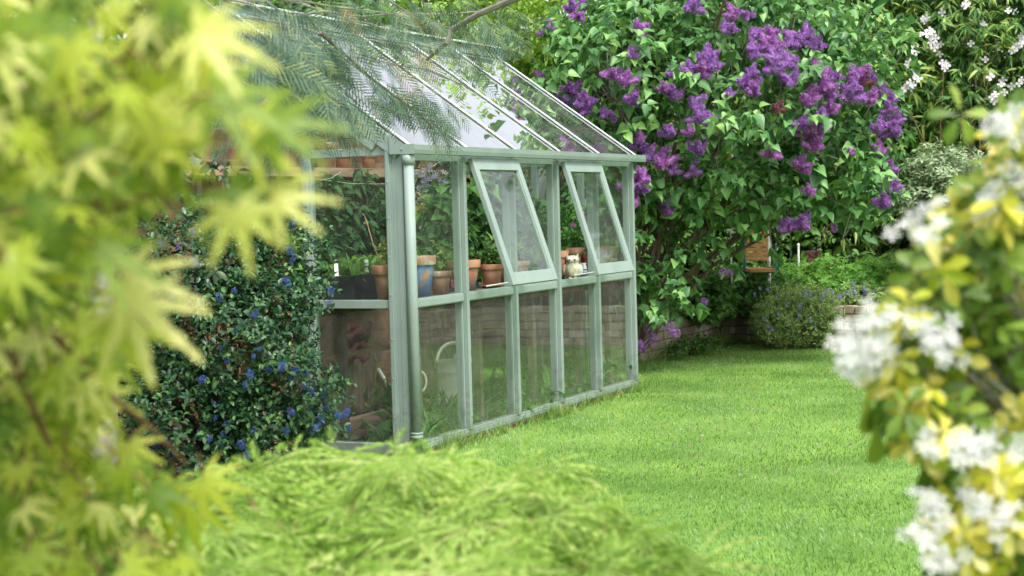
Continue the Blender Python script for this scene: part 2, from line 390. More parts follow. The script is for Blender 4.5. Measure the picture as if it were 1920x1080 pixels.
L_MAPLED = leafmat('maple_leaf_lower', [(.07, .14, .012), (.14, .23, .02), (.24, .34, .04)], .5, .45, .3)
L_DISS = leafmat('cutleaf_maple', [(.10, .21, .018), (.20, .35, .04), (.31, .47, .085), (.48, .56, .20)], .5, .40, .3, nscale=3)
L_ACAC = leafmat('mimosa_frond', [(.045, .09, .068), (.075, .14, .10), (.12, .20, .125), (.24, .29, .13)], .6, .3, .3, nscale=2.5)
L_ACACO = leafmat('mimosa_spent_flower', [(.22, .12, .05), (.34, .22, .10), (.42, .34, .18)], .8, .3, .1)
L_CHOY = leafmat('golden_choisya_leaf', [(.26, .34, .02), (.46, .47, .035), (.62, .56, .07), (.68, .66, .28)], .38, .35, .45, nscale=5)
L_CHOG = leafmat('green_choisya_leaf', [(.07, .14, .018), (.14, .24, .03), (.27, .36, .05)], .38, .3, .45, nscale=5)
L_WHITE = leafmat('white_petal', [(.50, .52, .52), (.60, .61, .60), (.68, .68, .65)], .6, .3, .2, tcol=1.0)
L_PINKW = leafmat('pale_pink_petal', [(.66, .60, .66), (.78, .74, .77), (.84, .82, .84)], .6, .3, .2, tcol=1.0)
L_MAUVE = leafmat('mauve_petal', [(.32, .24, .42), (.48, .40, .58), (.60, .54, .66)], .6, .3, .2, tcol=1.)
L_CYCL = leafmat('magenta_petal', [(.38, .05, .28), (.5, .12, .4)], .6, .3, .2)
L_GREY = leafmat('variegated_leaf', [(.16, .25, .12), (.30, .40, .22), (.46, .52, .34)], .5, .25, .35)
L_CUSH = leafmat('cushion_leaf', [(.15, .25, .07), (.27, .40, .12), (.44, .56, .23)], .6, .25, .25, nscale=4)
L_GERAN = leafmat('lime_lobed_leaf', [(.12, .30, .05), (.20, .42, .08), (.30, .52, .13)], .5, .35, .3)
L_TOM = leafmat('tomato_leaf', [(.04, .12, .045), (.07, .17, .06), (.12, .24, .08)], .5, .3, .35)
L_SEED = leafmat('seedling_leaf', [(.10, .25, .04), (.18, .36, .06), (.30, .46, .10)], .5, .35, .3)
L_FERN = leafmat('undergrowth_leaf', [(.05, .15, .035), (.09, .23, .05), (.15, .32, .07)], .5, .3, .3)
L_GRASS = leafmat('grass_blade', [(.065, .17, .03), (.11, .26, .048), (.18, .365, .08), (.35, .49, .24)], .45, .38, .35, nscale=1.6, namp=.8)
L_GRASSL = leafmat('long_grass_blade', [(.10, .20, .03), (.18, .32, .06), (.36, .42, .16)], .5, .35, .3)
L_WIST = leafmat('pot_leaf', [(.05, .14, .04), (.09, .22, .055), (.16, .32, .07)], .45, .3, .4)
L_YPOT = leafmat('yellow_variegated_leaf', [(.25, .32, .06), (.55, .50, .14), (.66, .50, .20)], .5, .3, .3)
L_CACT = leafmat('grey_green_succulent', [(.16, .26, .15), (.28, .38, .22)], .6, .1, .3)

# ------------------------------------------------------------------ growth helpers
def basis_lobe(l):
    px, py, d, rx, ry, rd = l
    return at(px, py, d), A([rx*d/FPX, ry*d/FPX, rd])
def shell(lobes, n, inner=.6, rough=.22, zmin=None, seed=0):
    """points through the outer layer of a union of ellipsoids, with outward normals"""
    r = np.random.default_rng(100+seed)
    C = []; Rr = []
    for l in lobes:
        c, q = basis_lobe(l) if len(l) == 6 else (A(l[0], float), A(l[1], float))
        C.append(c); Rr.append(q)
    C = A(C); Rr = A(Rr); wt = (Rr[:, 0]*Rr[:, 1]+Rr[:, 1]*Rr[:, 2]+Rr[:, 0]*Rr[:, 2]); wt /= wt.sum()
    Fh = nrm(A([FW[0], FW[1], 0])); Rh = A([Fh[1], -Fh[0], 0]); Bm = A([Rh, [0, 0, 1], Fh])
    P = []; O = []; got = 0
    while got < n:
        k = int(n*1.4)+10; li = r.choice(len(C), k, p=wt); d = nrm(r.normal(size=(k, 3)))
        ph = li*1.7+seed
        bump = (np.sin(d[:, 0]*5+ph)*np.sin(d[:, 1]*6+ph*2)+.6*np.sin(d[:, 2]*11+ph)*np.sin(d[:, 0]*13-ph)+.4*np.sin(d[:, 1]*21+ph*3))
        rr = (inner+(1-inner)*r.random(k)**.6)*(1+rough*bump*.6)
        loc = d*Rr[li]*rr[:, None]; p = C[li]+loc@Bm
        keep = np.ones(k, bool)
        for j in range(len(C)):
            q = ((p-C[j])@Bm.T)/Rr[j]; ins = np.linalg.norm(q, axis=1) < inner*.75
            keep &= ~(ins & (li != j))
        if zmin is not None: keep &= p[:, 2] > zmin
        o = nrm((d/Rr[li])@Bm)
        P.append(p[keep]); O.append(o[keep]); got += keep.sum()
    return np.concatenate(P)[:n], np.concatenate(O)[:n]
def shoots(P, O, k, L, size, up=.5, droop=.5, spread=1.0, jit=.5, nup=.8, opp=True, szv=.25, seed=0):
    """k leaves along each shoot -> positions, forward, normals, sizes"""
    r = np.random.default_rng(500+seed); n = len(P)
    D = nrm(O*.7+A([0, 0, up])+r.normal(0, jit, (n, 3)))
    s1 = nrm(np.cross(D, A([.1, .2, 1.])+r.normal(0, .3, (n, 3)))); s2 = np.cross(D, s1)
    pp = []; ff = []; nn = []; ss = []
    for j in range(k):
        t = (j//2*2 if opp else j)/max(1, k-1); a = (pi*j+ (pi/2)*(j//2) if opp else 2.4*j)+r.normal(0, .3, n)
        sd = s1*np.cos(a)[:, None]+s2*np.sin(a)[:, None]
        p = P+D*(L*t)[:, None] if hasattr(L, '__len__') else P+D*L*t
        f = nrm(D*(.25+.7*t)+sd*spread+A([0, 0, -droop])+r.normal(0, .2, (n, 3)))
        nn.append(nrm(A([0, 0, nup])+O*.45+r.normal(0, .3, (n, 3)))); pp.append(p); ff.append(f)
        ss.append(size*(1+r.normal(0, szv, n)).clip(.45, 1.7)*(1-.25*t))
    return np.concatenate(pp), np.concatenate(ff), np.concatenate(nn), np.concatenate(ss)
def branches(mb, base, targets, r0, sag=.25, n=7, sides=6, tip=.15, seed=0, wob=.06):
    r = np.random.default_rng(900+seed); base = A(base, float)
    for T in targets:
        T = A(T, float); Lg = np.linalg.norm(T-base)
        mid = base*.45+T*.55+A([0, 0, sag*Lg])*.5 + (base-T)*A([1, 1, 0])*.18 + r.normal(0, wob*Lg, 3)
        b0 = base+r.normal(0, r0*.9, 3)*A([1, 1, 0]); pts = []; rad = []
        for i in range(n+1):
            t = i/n; p = b0*(1-t)**2+2*mid*t*(1-t)+T*t*t+r.normal(0, .012*Lg, 3)*(0 < i < n)
            pts.append(p); rad.append(r0*((1-t)*(1-tip)+tip)*r.uniform(.9, 1.1))
        mb.tube(pts, rad, sides)
def copy_tree(o, parent=None):
    c = o.copy(); COL.objects.link(c); c.parent = parent
    for ch in list(o.children): copy_tree(ch, c)
    return c

GZ = .065      # lawn level
# ------------------------------------------------------------------ ground
def sheet(name, pts, z, mat, kind='structure', label=None):
    mb = MB(); mb.add([(p[0], p[1], z) for p in pts], [tuple(range(len(pts)))])
    o = mb.build(name, mat); o['kind'] = kind
    if label: o['label'] = label
    return o
M_LAWN = surf('lawn_base', (.09, .17, .03), (.17, .28, .055), .9, 1.3, .2, .1, detail=10)
sheet('lawn', [(-60, -60), (60, -60), (60, 60), (-60, 60)], GZ, M_LAWN)
soil_in = [(-4.5, .12), (0, .04), (3.44, .04), (5.0, .8), (5.0, 1.44), (-4.5, 1.44)]
sheet('flower_bed', soil_in, GZ+.004, M_SOIL)
mb = MB(); mb.box((-1.2, .72, GZ-.05), (2.35, 1.18, .10)); o = mb.build('path', M_PAVE, bevel=.004); o['kind'] = 'structure'

# lawn grass blades
def grass():
    def area(n, y0, y1, wmul, hmul, seed):
        r = np.random.default_rng(seed)
        x = r.uniform(620, 3000, n); iy = r.uniform(1/(y1-392.), 1/(y0-392.), n)  # even over the ground, not the picture
        y = 392+1/iy
        d = (CAM[2]-GZ)*FPX/(y-392)
        lat = (x-960)/FPX*d
        P = CAM+nrm(A([FW[0], FW[1], 0]))*d[:, None]+_r*lat[:, None]; P[:, 2] = GZ
        P[:, :2] += r.normal(0, .05, (n, 2))
        return P, r
    G = []
    for n, y0, y1, wm, hm, sd in ((270000, 690, 1500, .0032, .018, 1), (170000, 520, 700, .006, .017, 2)):
        P, r = area(n, y0, y1, wm, hm, sd)
        keep = ~((P[:, 1] > -.005) & (P[:, 0] < 3.46))
        bw = bed_front(P); keep &= ~bw
        P = P[keep]; n = len(P)
        patch = np.sin(P[:, 0]*2.1+1.3*np.sin(P[:, 1]*1.7))*np.sin(P[:, 1]*2.6+P[:, 0]*.7)
        lean = np.stack([np.sin(P[:, 0]*1.3+2*np.sin(P[:, 1])), np.cos(P[:, 1]*1.9+P[:, 0]), np.zeros(n)], 1)*.28
        F = nrm(A([0, 0, 1])+r.normal(0, .42, (n, 3))*A([1, 1, .1])+lean)
        Nn = r.normal(0, 1, (n, 3))
        S = np.stack([np.full(n, wm)*r.uniform(.7, 1.4, n), hm*r.uniform(.6, 1.5, n)*(1+.25*patch), hm*np.ones(n)], 1)
        G.append((inst(BLADE[0], P, F, Nn, S), BLADE[1], 0))
    o = leafobj('grass', G, [L_GRASS]); tag(o, 'short bright green mown grass of the lawn beside the greenhouse', 'grass', kind='stuff')
BEDPX = [(1120, 700), (1250, 668), (1320, 652), (1352, 642), (1380, 640), (1440, 646), (1560, 651), (1750, 656), (2000, 662)]
BED = [onZ(x, y, GZ)[:2] for x, y in BEDPX]
BED.append(BED[-1]+A([-.45, -2.6])); BED.append(BED[-1]+A([-1.2, -2.4]))
BED = A(BED)
def bed_front(P):
    """true where a point lies beyond the brick bed wall"""
    c = A([-2., -2.5]); out = np.zeros(len(P), bool); p = P[:, :2]
    ang = np.arctan2(p[:, 1]-c[1], p[:, 0]-c[0]); rad = np.hypot(p[:, 0]-c[0], p[:, 1]-c[1])
    a = np.arctan2(BED[:, 1]-c[1], BED[:, 0]-c[0]); q = np.hypot(BED[:, 0]-c[0], BED[:, 1]-c[1])
    idx = np.argsort(a); lim = np.interp(ang, a[idx], q[idx])
    return (rad > lim-.03) & (ang > a.min()) & (ang < a.max())
grass()

# long grass tufts along the greenhouse sill and at the bed wall
def tufts():
    r = np.random.default_rng(5); P = []; H = []
    for i in range(150):
        x = r.uniform(.1, 3.7); c = A([x, -r.uniform(.015, .09), GZ]); k = r.integers(4, 12); h = r.uniform(.05, .13)*(1.4 if x < .7 else 1)
        P.append(c+r.normal(0, .012, (k, 3))*A([1, 1, 0])); H.append(np.full(k, h)*r.uniform(.5, 1.2, k))
    for i in range(130):
        j = r.integers(0, 6); t = r.random(); b = BED[j]*(1-t)+BED[j+1]*t; c = A([b[0]-.08, b[1]-.10, GZ]); k = r.integers(6, 14); h = r.uniform(.05, .16)*(1.5 if j < 3 else .7)
        P.append(c+r.normal(0, .03, (k, 3))*A([1, 1, 0])); H.append(np.full(k, h)*r.uniform(.5, 1.2, k))
    P = np.concatenate(P); H = np.concatenate(H); n = len(P)
    F = nrm(A([0, 0, 1])+r.normal(0, .35, (n, 3))*A([1, 1, 0])); S = np.stack([np.full(n, .0045), H, H*1.4], 1)
    o = leafobj('long_grass', [(inst(BLADE[0], P, F, r.normal(0, 1, (n, 3)), S), BLADE[1], 0)], [L_GRASSL])
    tag(o, 'uncut long grass stalks along the greenhouse sill and brick bed edge', 'grass', kind='stuff')
tufts()

def petals_on_lawn():
    r = np.random.default_rng(66); n = 260; x = r.uniform(1180, 1680, n); y = r.uniform(662, 900, n)**1.0
    P = A([onZ(a, b, GZ+.018) for a, b in zip(x, y)]); P = P[~bed_front(P)]; P = P[P[:, 1] < -.05]; n = len(P)
    nn = nrm(A([0, 0, 1.])+r.normal(0, .4, (n, 3)))
    o = leafobj('fallen_petals', [(inst(OVALS[0], P, r.normal(size=(n, 3)), nn, r.uniform(.012, .022, n)), OVALS[1], 0)], [L_FALL])
    tag(o, 'fallen brownish mauve lilac petals scattered over the far lawn', 'petals', kind='stuff')
L_FALL = leafmat('fallen_petal', [(.16, .09, .06), (.30, .16, .26), (.40, .30, .30)], .8, .2, .1)
petals_on_lawn()
# ------------------------------------------------------------------ raised bed wall of real bricks
def bed_wall():
    root = empty('retaining_wall', (*BED[4], GZ), 'low weathered brick retaining wall curving along the far edge of the lawn', 'wall')
    b = MB(); core = MB(); r = random.Random(3)
    for j in range(len(BED)-1):
        p, q = BED[j], BED[j+1]; L = np.linalg.norm(q-p); d = (q-p)/L; nn = A([-d[1], d[0]])
        if nn@(p-A([-2, -2.5])) < 0: nn = -nn
        core.add([(*(p+nn*.012), GZ-.1), (*(q+nn*.012), GZ-.1), (*(q+nn*.012), GZ+.375), (*(p+nn*.012), GZ+.375),
                  (*(p+nn*.11), GZ-.1), (*(q+nn*.11), GZ-.1), (*(q+nn*.11), GZ+.375), (*(p+nn*.11), GZ+.375)],
                 [(0,1,2,3),(4,7,6,5),(3,2,6,7),(0,3,7,4),(1,5,6,2)])
        for c in range(5):
            s = -(.115 if c % 2 else 0); z = GZ+.004+c*.079
            while s < L-.02:
                ln = r.choice([.215, .215, .215, .105]); a = max(0, s+.005); e = min(L, s+ln)
                if e-a > .03:
                    o = r.uniform(-.006, .008); b.m = 0 if r.random() < .65 else 1
                    P0 = p+d*a+nn*o; P1 = p+d*e+nn*o; z1 = z+.067+r.uniform(-.004, .003)
                    z0 = z+r.uniform(-.002, .003)
                    b.add([(*P0, z0), (*P1, z0), (*(P1+nn*.108), z0), (*(P0+nn*.108), z0), (*P0, z1), (*P1, z1), (*(P1+nn*.108), z1), (*(P0+nn*.108), z1)],
                          [(0,3,2,1),(4,5,6,7),(0,1,5,4),(1,2,6,5),(2,3,7,6),(3,0,4,7)])
                s += ln+.01
    b.build('brickwork', [M_BRICK, M_BRICK2], root, bevel=.004); core.build('mortar', M_MORTAR, root)
    # soil held behind it
    pts = [tuple(x) for x in BED]; far = [(14, -12), (14, 6), (5.0, 6)]
    s = MB(); ring = [(x, y, GZ+.33) for x, y in [tuple(BED[j]+A([.06, .03])) for j in range(len(BED))]+far]
    s.add(ring, [tuple(range(len(ring)))]); o = s.build('raised_soil', M_SOIL); o['kind'] = 'structure'
bed_wall()

# ------------------------------------------------------------------ garden wall behind
WY = 1.45
mb = MB(); mb.box((-7, WY, GZ-.1), (3.62, WY+.23, 2.28)); mb.m = 1; mb.box((-7.02, WY-.03, 2.283), (3.65, WY+.26, 2.34))
o = mb.build('garden_wall', [M_WALL, M_WOODG], bevel=.006); tag(o, 'old red brown brick garden wall that the greenhouse leans against', 'wall')

# ------------------------------------------------------------------ greenhouse
MOD = .6823; X0 = .022; ZS = .147; ZM = .96; ZE = 1.765; YR = 1.10; ZR = 2.625
XK = [X0+MOD*k for k in range(6)]; XE = XK[5]+.035
gh = empty('greenhouse', (0, 0, GZ), 'sage green lean-to greenhouse with glass roof and two propped open vents', 'greenhouse')
def rivets(mb, x, y, zs, ax='x'):
    for z in zs: mb.ball((x, y, z), .006, 6, 4)
# brick footing
mb = MB(); mb.box((.01, .01, GZ-.1), (XE-.01, .06, .088)); mb.box((.01, .061, GZ-.1), (.06, WY-.01, .088)); mb.build('footing', M_TERRA, gh)
# sills
mb = MB(); mb.box((-.01, -.012, .09), (XE+.01, .055, ZS)); mb.box((-.01, -.02, .105), (XE+.01, -.0125, ZS-.012)); mb.build('sill', M_PAINT, gh, bevel=.003)
mb = MB(); mb.box((-.012, .056, .09), (.05, .75, ZS)); mb.build('sill', M_PAINT, gh, bevel=.003)
# front posts
for k in range(1, 6):
    x = XK[k] if k < 5 else XK[5]+.01
    mb = MB(); mb.box((x-.017, -.028, ZS-.004), (x+.017, -.001, ZE)); mb.box((x-.03, 0, ZS+.001), (x+.03, .05, ZE))
    if k == 5: mb.box((x+.031, -.005, ZS+.001), (x+.045, .055, ZE))
    rivets(mb, x, -.028, [.22, .42, .62, .82, 1.1, 1.3, 1.5]); mb.build('post', M_PAINT, gh, bevel=.0025)
# corner post
mb = MB(); mb.box((-.01, .066, .09), (.04, .108, ZE+.13)); mb.box((-.022, .074, .09), (-.0105, .098, ZE+.10))
mb.box((-.004, .0, .09), (.05, .0655, ZE+.04)); mb.box((.0505, .004, .09), (.075, .05, ZE))
for q in (.03,): mb.box((-.0065, q, .09), (-.0045, q+.006, ZE+.04))
for z in (.3, .52, .74, .99, 1.2, 1.42, 1.62): mb.ball((-.022, .086, z), .006, 6, 4)
mb.build('corner_post', M_PAINT, gh, bevel=.002)
# end post beside the doorway
mb = MB(); mb.box((-.01, .60, ZS+.001), (.04, .66, 2.24)); mb.box((-.022, .612, ZS), (-.0105, .64, 2.22))
for z in (.3, .6, .9, 1.2, 1.5): mb.ball((-.022, .626, z), .006, 6, 4)
mb.build('end_post', M_PAINT, gh, bevel=.002)
mb = MB(); mb.box((-.01, WY-.06, .09), (.04, WY-.003, 2.26)); mb.build('wall_post', M_PAINT, gh, bevel=.002)
# mid rails
for k in range(5):
    a = XK[k]+(.055 if k == 0 else .0305); b = XK[k+1]-(.0305 if k < 4 else .022)
    mb = MB(); mb.box((a, -.010, ZM-.052), (b, .045, ZM)); mb.box((a, -.016, ZM-.046), (b, -.0105, ZM-.008)); mb.build('mid_rail', M_PAINT, gh, bevel=.002)
mb = MB(); mb.box((-.008, .1085, ZM-.047), (.04, .5995, ZM)); mb.build('mid_rail', M_PAINT, gh, bevel=.002)
mb = MB(); mb.box((-.008, .1085, ZE+.005), (.04, .5995, ZE+.052)); mb.build('top_rail', M_PAINT, gh, bevel=.002)
mb = MB(); mb.box((.051, .001, ZE-.025), (XE, .05, ZE+.03)); mb.build('top_rail', M_DARKP if False else M_PAINT, gh, bevel=.002)
# gutter with near end plate
mb = MB()
GP = [(-.03, ZE+.008), (-.092, ZE+.008), (-.098, ZE+.03), (-.10, ZE+.058), (-.092, ZE+.058), (-.088, ZE+.022), (-.03, ZE+.022)]
nG = len(GP); xs = (-.03, XE+.06)
mb.add([(x, y, z) for x in xs for y, z in GP], [(i, (i+1) % nG, nG+(i+1) % nG, nG+i) for i in range(nG)])
mb.add([(x, y, z) for x in (-.034, -.0305) for y, z in ((.06, ZE+.008), (-.094, ZE+.006), (-.102, ZE+.06), (-.03, ZE+.062), (.06, ZE+.125))],
       [(0,1,2,3,4), (9,8,7,6,5), (0,5,6,1), (1,6,7,2), (2,7,8,3), (3,8,9,4), (4,9,5,0)])
mb.box((XE+.0605, -.10, ZE+.006), (XE+.064, -.03, ZE+.06))
mb.ball((-.036, -.02, ZE+.035), .006, 6, 4)
mb.build('gutter', M_PAINT, gh)
# downpipe
mb = MB(); mb.tube([(-.002, -.042, ZE+.005), (-.002, -.042, 1.0), (-.002, -.042, .095)], .029, 16)
mb.lathe([(.029, .0), (.036, .002), (.036, .016), (.0325, .018), (.0325, .024), (.036, .026), (.036, .034), (.029, .036)], (-.002, -.042, .185), 16)
mb.lathe([(.029, 0), (.0365, .002), (.0365, .05), (.029, .052)], (-.002, -.042, ZE-.05), 16)
mb.build('downpipe', M_PAINT, gh, smooth=True)
# roof
def rz(y): return ZE+.048+(y+.04)*(ZR-ZE-.048)/(YR+.04)
up_roof = nrm(A([0, -(ZR-ZE-.048), YR+.04]))
for k in range(6):
    x = (XK[k] if 0 < k < 5 else (.005 if k == 0 else XE-.01))
    a = A([x, -.055, rz(-.055)]); b = A([x, YR, rz(YR)])
    mb = MB(); mb.bar(a-up_roof*.034+A([0, .03, .02]), b-up_roof*.034, .032, .055, up_roof)
    if k == 0:
        mb.bar(A([-.012, -.02, rz(-.02)])-up_roof*.05, A([-.012, YR, rz(YR)])-up_roof*.05, .022, .085, up_roof)
        mb.bar(A([-.016, .10, rz(.10)])-up_roof*.118, A([-.016, YR, rz(YR)])-up_roof*.118, .012, .045, up_roof)
    if k == 5: mb.bar(a-up_roof*.06+A([.018, .02, 0]), b-up_roof*.06+A([.018, 0, 0]), .012, .11, up_roof)
    r_ = mb.build('rafter', M_PAINT, gh, bevel=.002)
    mb = MB(); mb.bar(a+up_roof*.0125, b+up_roof*.0125, .026, .008, up_roof); mb.build('glazing_cap', M_PALE, r_, bevel=.002)
for k in range(5):
    a = XK[k]+.0145 if k else .02; b = XK[k+1]-.0145 if k < 4 else XE-.025
    y0, y1 = -.075, YR; t = up_roof*.004
    q = [A([a, y0, rz(y0)]), A([b, y0, rz(y0)]), A([b, y1, rz(y1)]), A([a, y1, rz(y1)])]
    mb = MB(); mb.add([*q, *[p+t for p in q]], [(0,3,2,1),(4,5,6,7),(0,1,5,4),(1,2,6,5),(2,3,7,6),(3,0,4,7)]); mb.build('roof_pane', M_GLASSR, gh)
# ridge with stepped profile and pale capping
mb = MB(); mb.box((-.05, YR-.012, ZR-.07), (XE+.05, YR+.03, ZR+.035)); mb.box((-.05, YR-.03, ZR-.012), (XE+.05, YR-.0125, ZR+.012))
mb.box((-.05, YR+.031, ZR-.02), (XE+.05, WY-.004, ZR+.05)); mb.box((-.05, YR-.005, ZR+.0355), (XE+.05, YR+.0305, ZR+.06)); mb.build('ridge', M_PAINT, gh, bevel=.003)
mb = MB(); mb.add([(-.06, YR-.04, ZR+.062), (XE+.06, YR-.04, ZR+.062), (XE+.06, WY+.1, ZR+.17), (-.06, WY+.1, ZR+.17),
        (-.06, YR-.04, ZR+.075), (XE+.06, YR-.04, ZR+.075), (XE+.06, WY+.1, ZR+.183), (-.06, WY+.1, ZR+.183)],
       [(0,3,2,1),(4,5,6,7),(0,1,5,4),(1,2,6,5),(2,3,7,6),(3,0,4,7)]); mb.build('ridge_cap', M_PALE, gh, bevel=.002)
mb = MB(); mb.box((3.60, WY-.03, GZ), (3.68, WY+.02, ZR-.02)); mb.box((XE-.05, WY-.06, GZ), (XE-.005, WY-.031, ZR-.08)); mb.build('wall_plate', M_WOOD, gh)
# glass
def pane(a, b, mat, parent=gh): mb = MB(); mb.box(a, b); return mb.build('pane', mat, parent)
for k in range(5):
    a = XK[k]+(.076 if k == 0 else .031); b = XK[k+1]-.031
    pane((a, .012, ZS), (b, .016, ZM-.053), M_GLASSL)
    if k in (0, 2, 4): pane((a, .012, ZM+.0005), (b, .016, ZE-.0255), M_GLASS)
pane((.012, .109, ZS), (.016, .599, ZM-.048), M_GLASSL)
pane((.012, .109, ZM+.0005), (.016, .599, ZE+.0045), M_GLASS)
mb = MB(); ys = (.109, .599); zz = [rz(y)-.15 for y in ys]
mb.add([(x, y, z) for x in (.012, .016) for y, z in ((.109, ZE+.053), (.599, ZE+.053), (.599, zz[1]), (.109, max(zz[0], ZE+.06)))],
       [(0,1,2,3),(7,6,5,4),(0,4,5,1),(1,5,6,2),(2,6,7,3),(3,7,4,0)]); mb.build('pane', M_GLASS, gh)
# far end wall
for y in (.40, .78):
    mb = MB(); mb.box((XE-.04, y-.025, ZS), (XE-.002, y+.025, rz(y)-.1)); mb.build('end_post', M_PAINT, gh, bevel=.002)
mb = MB(); mb.box((XE-.035, .051, ZM-.05), (XE-.004, WY-.07, ZM)); mb.build('mid_rail', M_PAINT, gh, bevel=.002)
mb = MB(); mb.box((XE-.035, .051, ZE), (XE-.004, WY-.07, ZE+.05)); mb.build('top_rail', M_PAINT, gh, bevel=.002)
for a, b in ((.06, .374), (.426, .754), (.806, 1.35)):
    pane((XE-.02, a, ZS), (XE-.016, b, ZM-.051), M_GLASSL); pane((XE-.02, a, ZM+.001), (XE-.016, b, ZE-.001), M_GLASS)
# opening vents, hinged under the gutter
for k, OUT in ((1, .255), (3, .235)):
    xa, xb = XK[k]+.026, XK[k+1]-.008; top = A([0, -.034, ZE-.012]); Lv = .80; an = math.asin(OUT/Lv)
    dn = A([0, -sin(an), -cos(an)]); ou = A([0, -cos(an), sin(an)])
    def P3(x, s, o): return A([x, 0, 0])+top+dn*s+ou*o
    def slab(mb, x0, x1, s0, s1, o0, o1):
        mb.add([P3(x0, s0, o0), P3(x1, s0, o0), P3(x1, s1, o0), P3(x0, s1, o0), P3(x0, s0, o1), P3(x1, s0, o1), P3(x1, s1, o1), P3(x0, s1, o1)],
               [(0,3,2,1),(4,5,6,7),(0,1,5,4),(1,2,6,5),(2,3,7,6),(3,0,4,7)])
    mb = MB(); fw = .055
    slab(mb, xa, xa+fw, 0, Lv, 0, .03); slab(mb, xb-fw, xb, 0, Lv, 0, .03)
    slab(mb, xa+fw+.0005, xb-fw-.0005, 0, .075, 0, .03); slab(mb, xa+fw+.0005, xb-fw-.0005, Lv-.075, Lv, 0, .03)
    slab(mb, xa+fw+.001, xa+fw+.010, .076, Lv-.076, .004, .023); slab(mb, xb-fw-.010, xb-fw-.001, .076, Lv-.076, .004, .023)
    fr = mb.build('vent_window', M_PAINT, gh, bevel=.003)
    mb = MB(); slab(mb, xa+fw+.0105, xb-fw-.0105, .0755, Lv-.0755, .012, .016); mb.build('pane', M_GLASS, fr)
    mb = MB(); mb.tube([(XK[k]+.34, .02, ZM+.02), P3(XK[k]+.34, Lv-.03, .0)], .005, 6); mb.build('stay', M_ZINC, fr)
    for xx in (xa+.12, xb-.12): mb = MB(); mb.tube([(xx-.02, -.05, ZE-.006), (xx+.02, -.05, ZE-.006)], .007, 8); mb.build('hinge', M_ZINC, fr)

# ------------------------------------------------------------------ staging bench, shelf
def plank_bench(name, label, x0, x1, y0, y1, zt, legs, mat):
    root = empty(name, ((x0+x1)/2, (y0+y1)/2, GZ), label, 'bench'); n = 6; wd = (y1-y0)/n
    mb = MB()
    for i in range(n): mb.box((x0, y0+i*wd+.004, zt-.022), (x1, y0+(i+1)*wd-.004, zt+.002*(i % 2)))
    mb.build('slatted_top', mat, root, bevel=.002)
    mb = MB(); mb.box((x0, y0+.03, zt-.09), (x1, y0+.055, zt-.023)); mb.box((x0, y1-.055, zt-.09), (x1, y1-.03, zt-.023)); mb.build('apron', mat, root)
    for x in legs:
        for y in (y0+.057, y1-.10): mb = MB(); mb.box((x-.022, y, GZ), (x+.022, y+.044, zt-.023)); mb.build('leg', mat, root)
    return root
plank_bench('staging_bench', 'long slatted timber staging bench running behind the front glass of the greenhouse', .07, 3.38, .065, .72, .945, (.35, 1.15, 1.95, 2.75, 3.3), M_STAGE)
# board shelf along the brick wall
t = onY(650, 317, 1.30)
root = empty('wall_shelf', (1.2, 1.36, t[2]), 'pinkish timber plank shelf fixed high along the brick wall', 'shelf')
mb = MB(); mb.box((-1.2, 1.26, t[2]-.055), (3.3, WY-.003, t[2]+.005)); mb.build('board', M_WOODP, root, bevel=.003)
for x in (-1.0, .1, 1.2, 2.3, 3.2): mb = MB(); mb.box((x, 1.29, t[2]-.22), (x+.03, WY-.004, t[2]-.056)); mb.build('bracket', M_WOOD, root)
SHZ = t[2]+.005

# ------------------------------------------------------------------ pots and plants
def pot_profile(R, H, rim=.24):
    rb = R*.68
    return [(rb, 0), (R*.9, H*(1-rim)), (R, H*(1-rim)+.002), (R*1.02, H*.985), (R, H), (R*.90, H), (R*.88, H*.9), (.0001, H*.9)]
def potmesh(c, R, H, body, rimm, parent, rim=.24, name='pot'):
    mb = MB(); rb = R*.68; n = 28
    mb.lathe([(rb, 0), (R*.88, H*(1-rim)-.001), (R*.86, H*(1-rim)+.004)], c, n)
    mb.m = 1
    mb.lathe([(R*.86, H*(1-rim)), (R*.985, H*(1-rim)+.001), (R, H*(1-rim)+.005), (R*1.02, H*.975), (R*1.0, H), (R*.91, H), (R*.88, H*.9)], c, n)
    return mb.build(name, [body, rimm], parent, smooth=True)
def bush(c, rx, rz_, n, k, size, tpl, mat, parent, seed, name='foliage', droop=.2, up=.6, flat=0):
    P, O = shell([(A(c, float), A([rx, rz_, rx*.7]))], n, .25, .3, seed=seed)
    p, f, q, s = shoots(P, O, k, size*.9, size, up=up, droop=droop, seed=seed)
    return leafobj(name, [(inst(tpl[0], p, f, q, s), tpl[1], 0)], [mat], parent)
def stems(base, tg, r, parent, mat, seed, name='stem'):
    mb = MB(); branches(mb, base, tg, r, .1, 4, 5, .4, seed); return mb.build(name, mat, parent)
PG = 'pots standing on the greenhouse staging'
def pot_at(px, ytop, ybase, wpx, Y, zb=.948):
    """position from the pot's place on the bench"""
    p = onY(px, ybase, Y); d = (p-CAM)@FW
    R = wpx/2*d/FPX; H = (ybase-ytop)*d/FPX
    return A([p[0], p[1], zb]), R, max(H-(zb-p[2])*1.0, R*1.1), d
def potted(px, yt, yb, wpx, Y, label, body, rimm, plant, seed, zb=.948, rim=.24):
    c, R, H, d = pot_at(px, yt, yb, wpx, Y, zb)
    root = empty('potted_plant' if plant else 'flower_pot', c, label, 'pot plant' if plant else 'pot', PG)
    potmesh(c, R, H, body, rimm, root, rim)
    mb = MB(); mb.lathe([(R*.87, 0), (.0001, .004)], (c[0], c[1], c[2]+H*.9), 16); mb.build('compost', M_SOIL, root)
    if plant: plant(c+A([0, 0, H*.9]), R, root, seed)
    return root, c, R, H
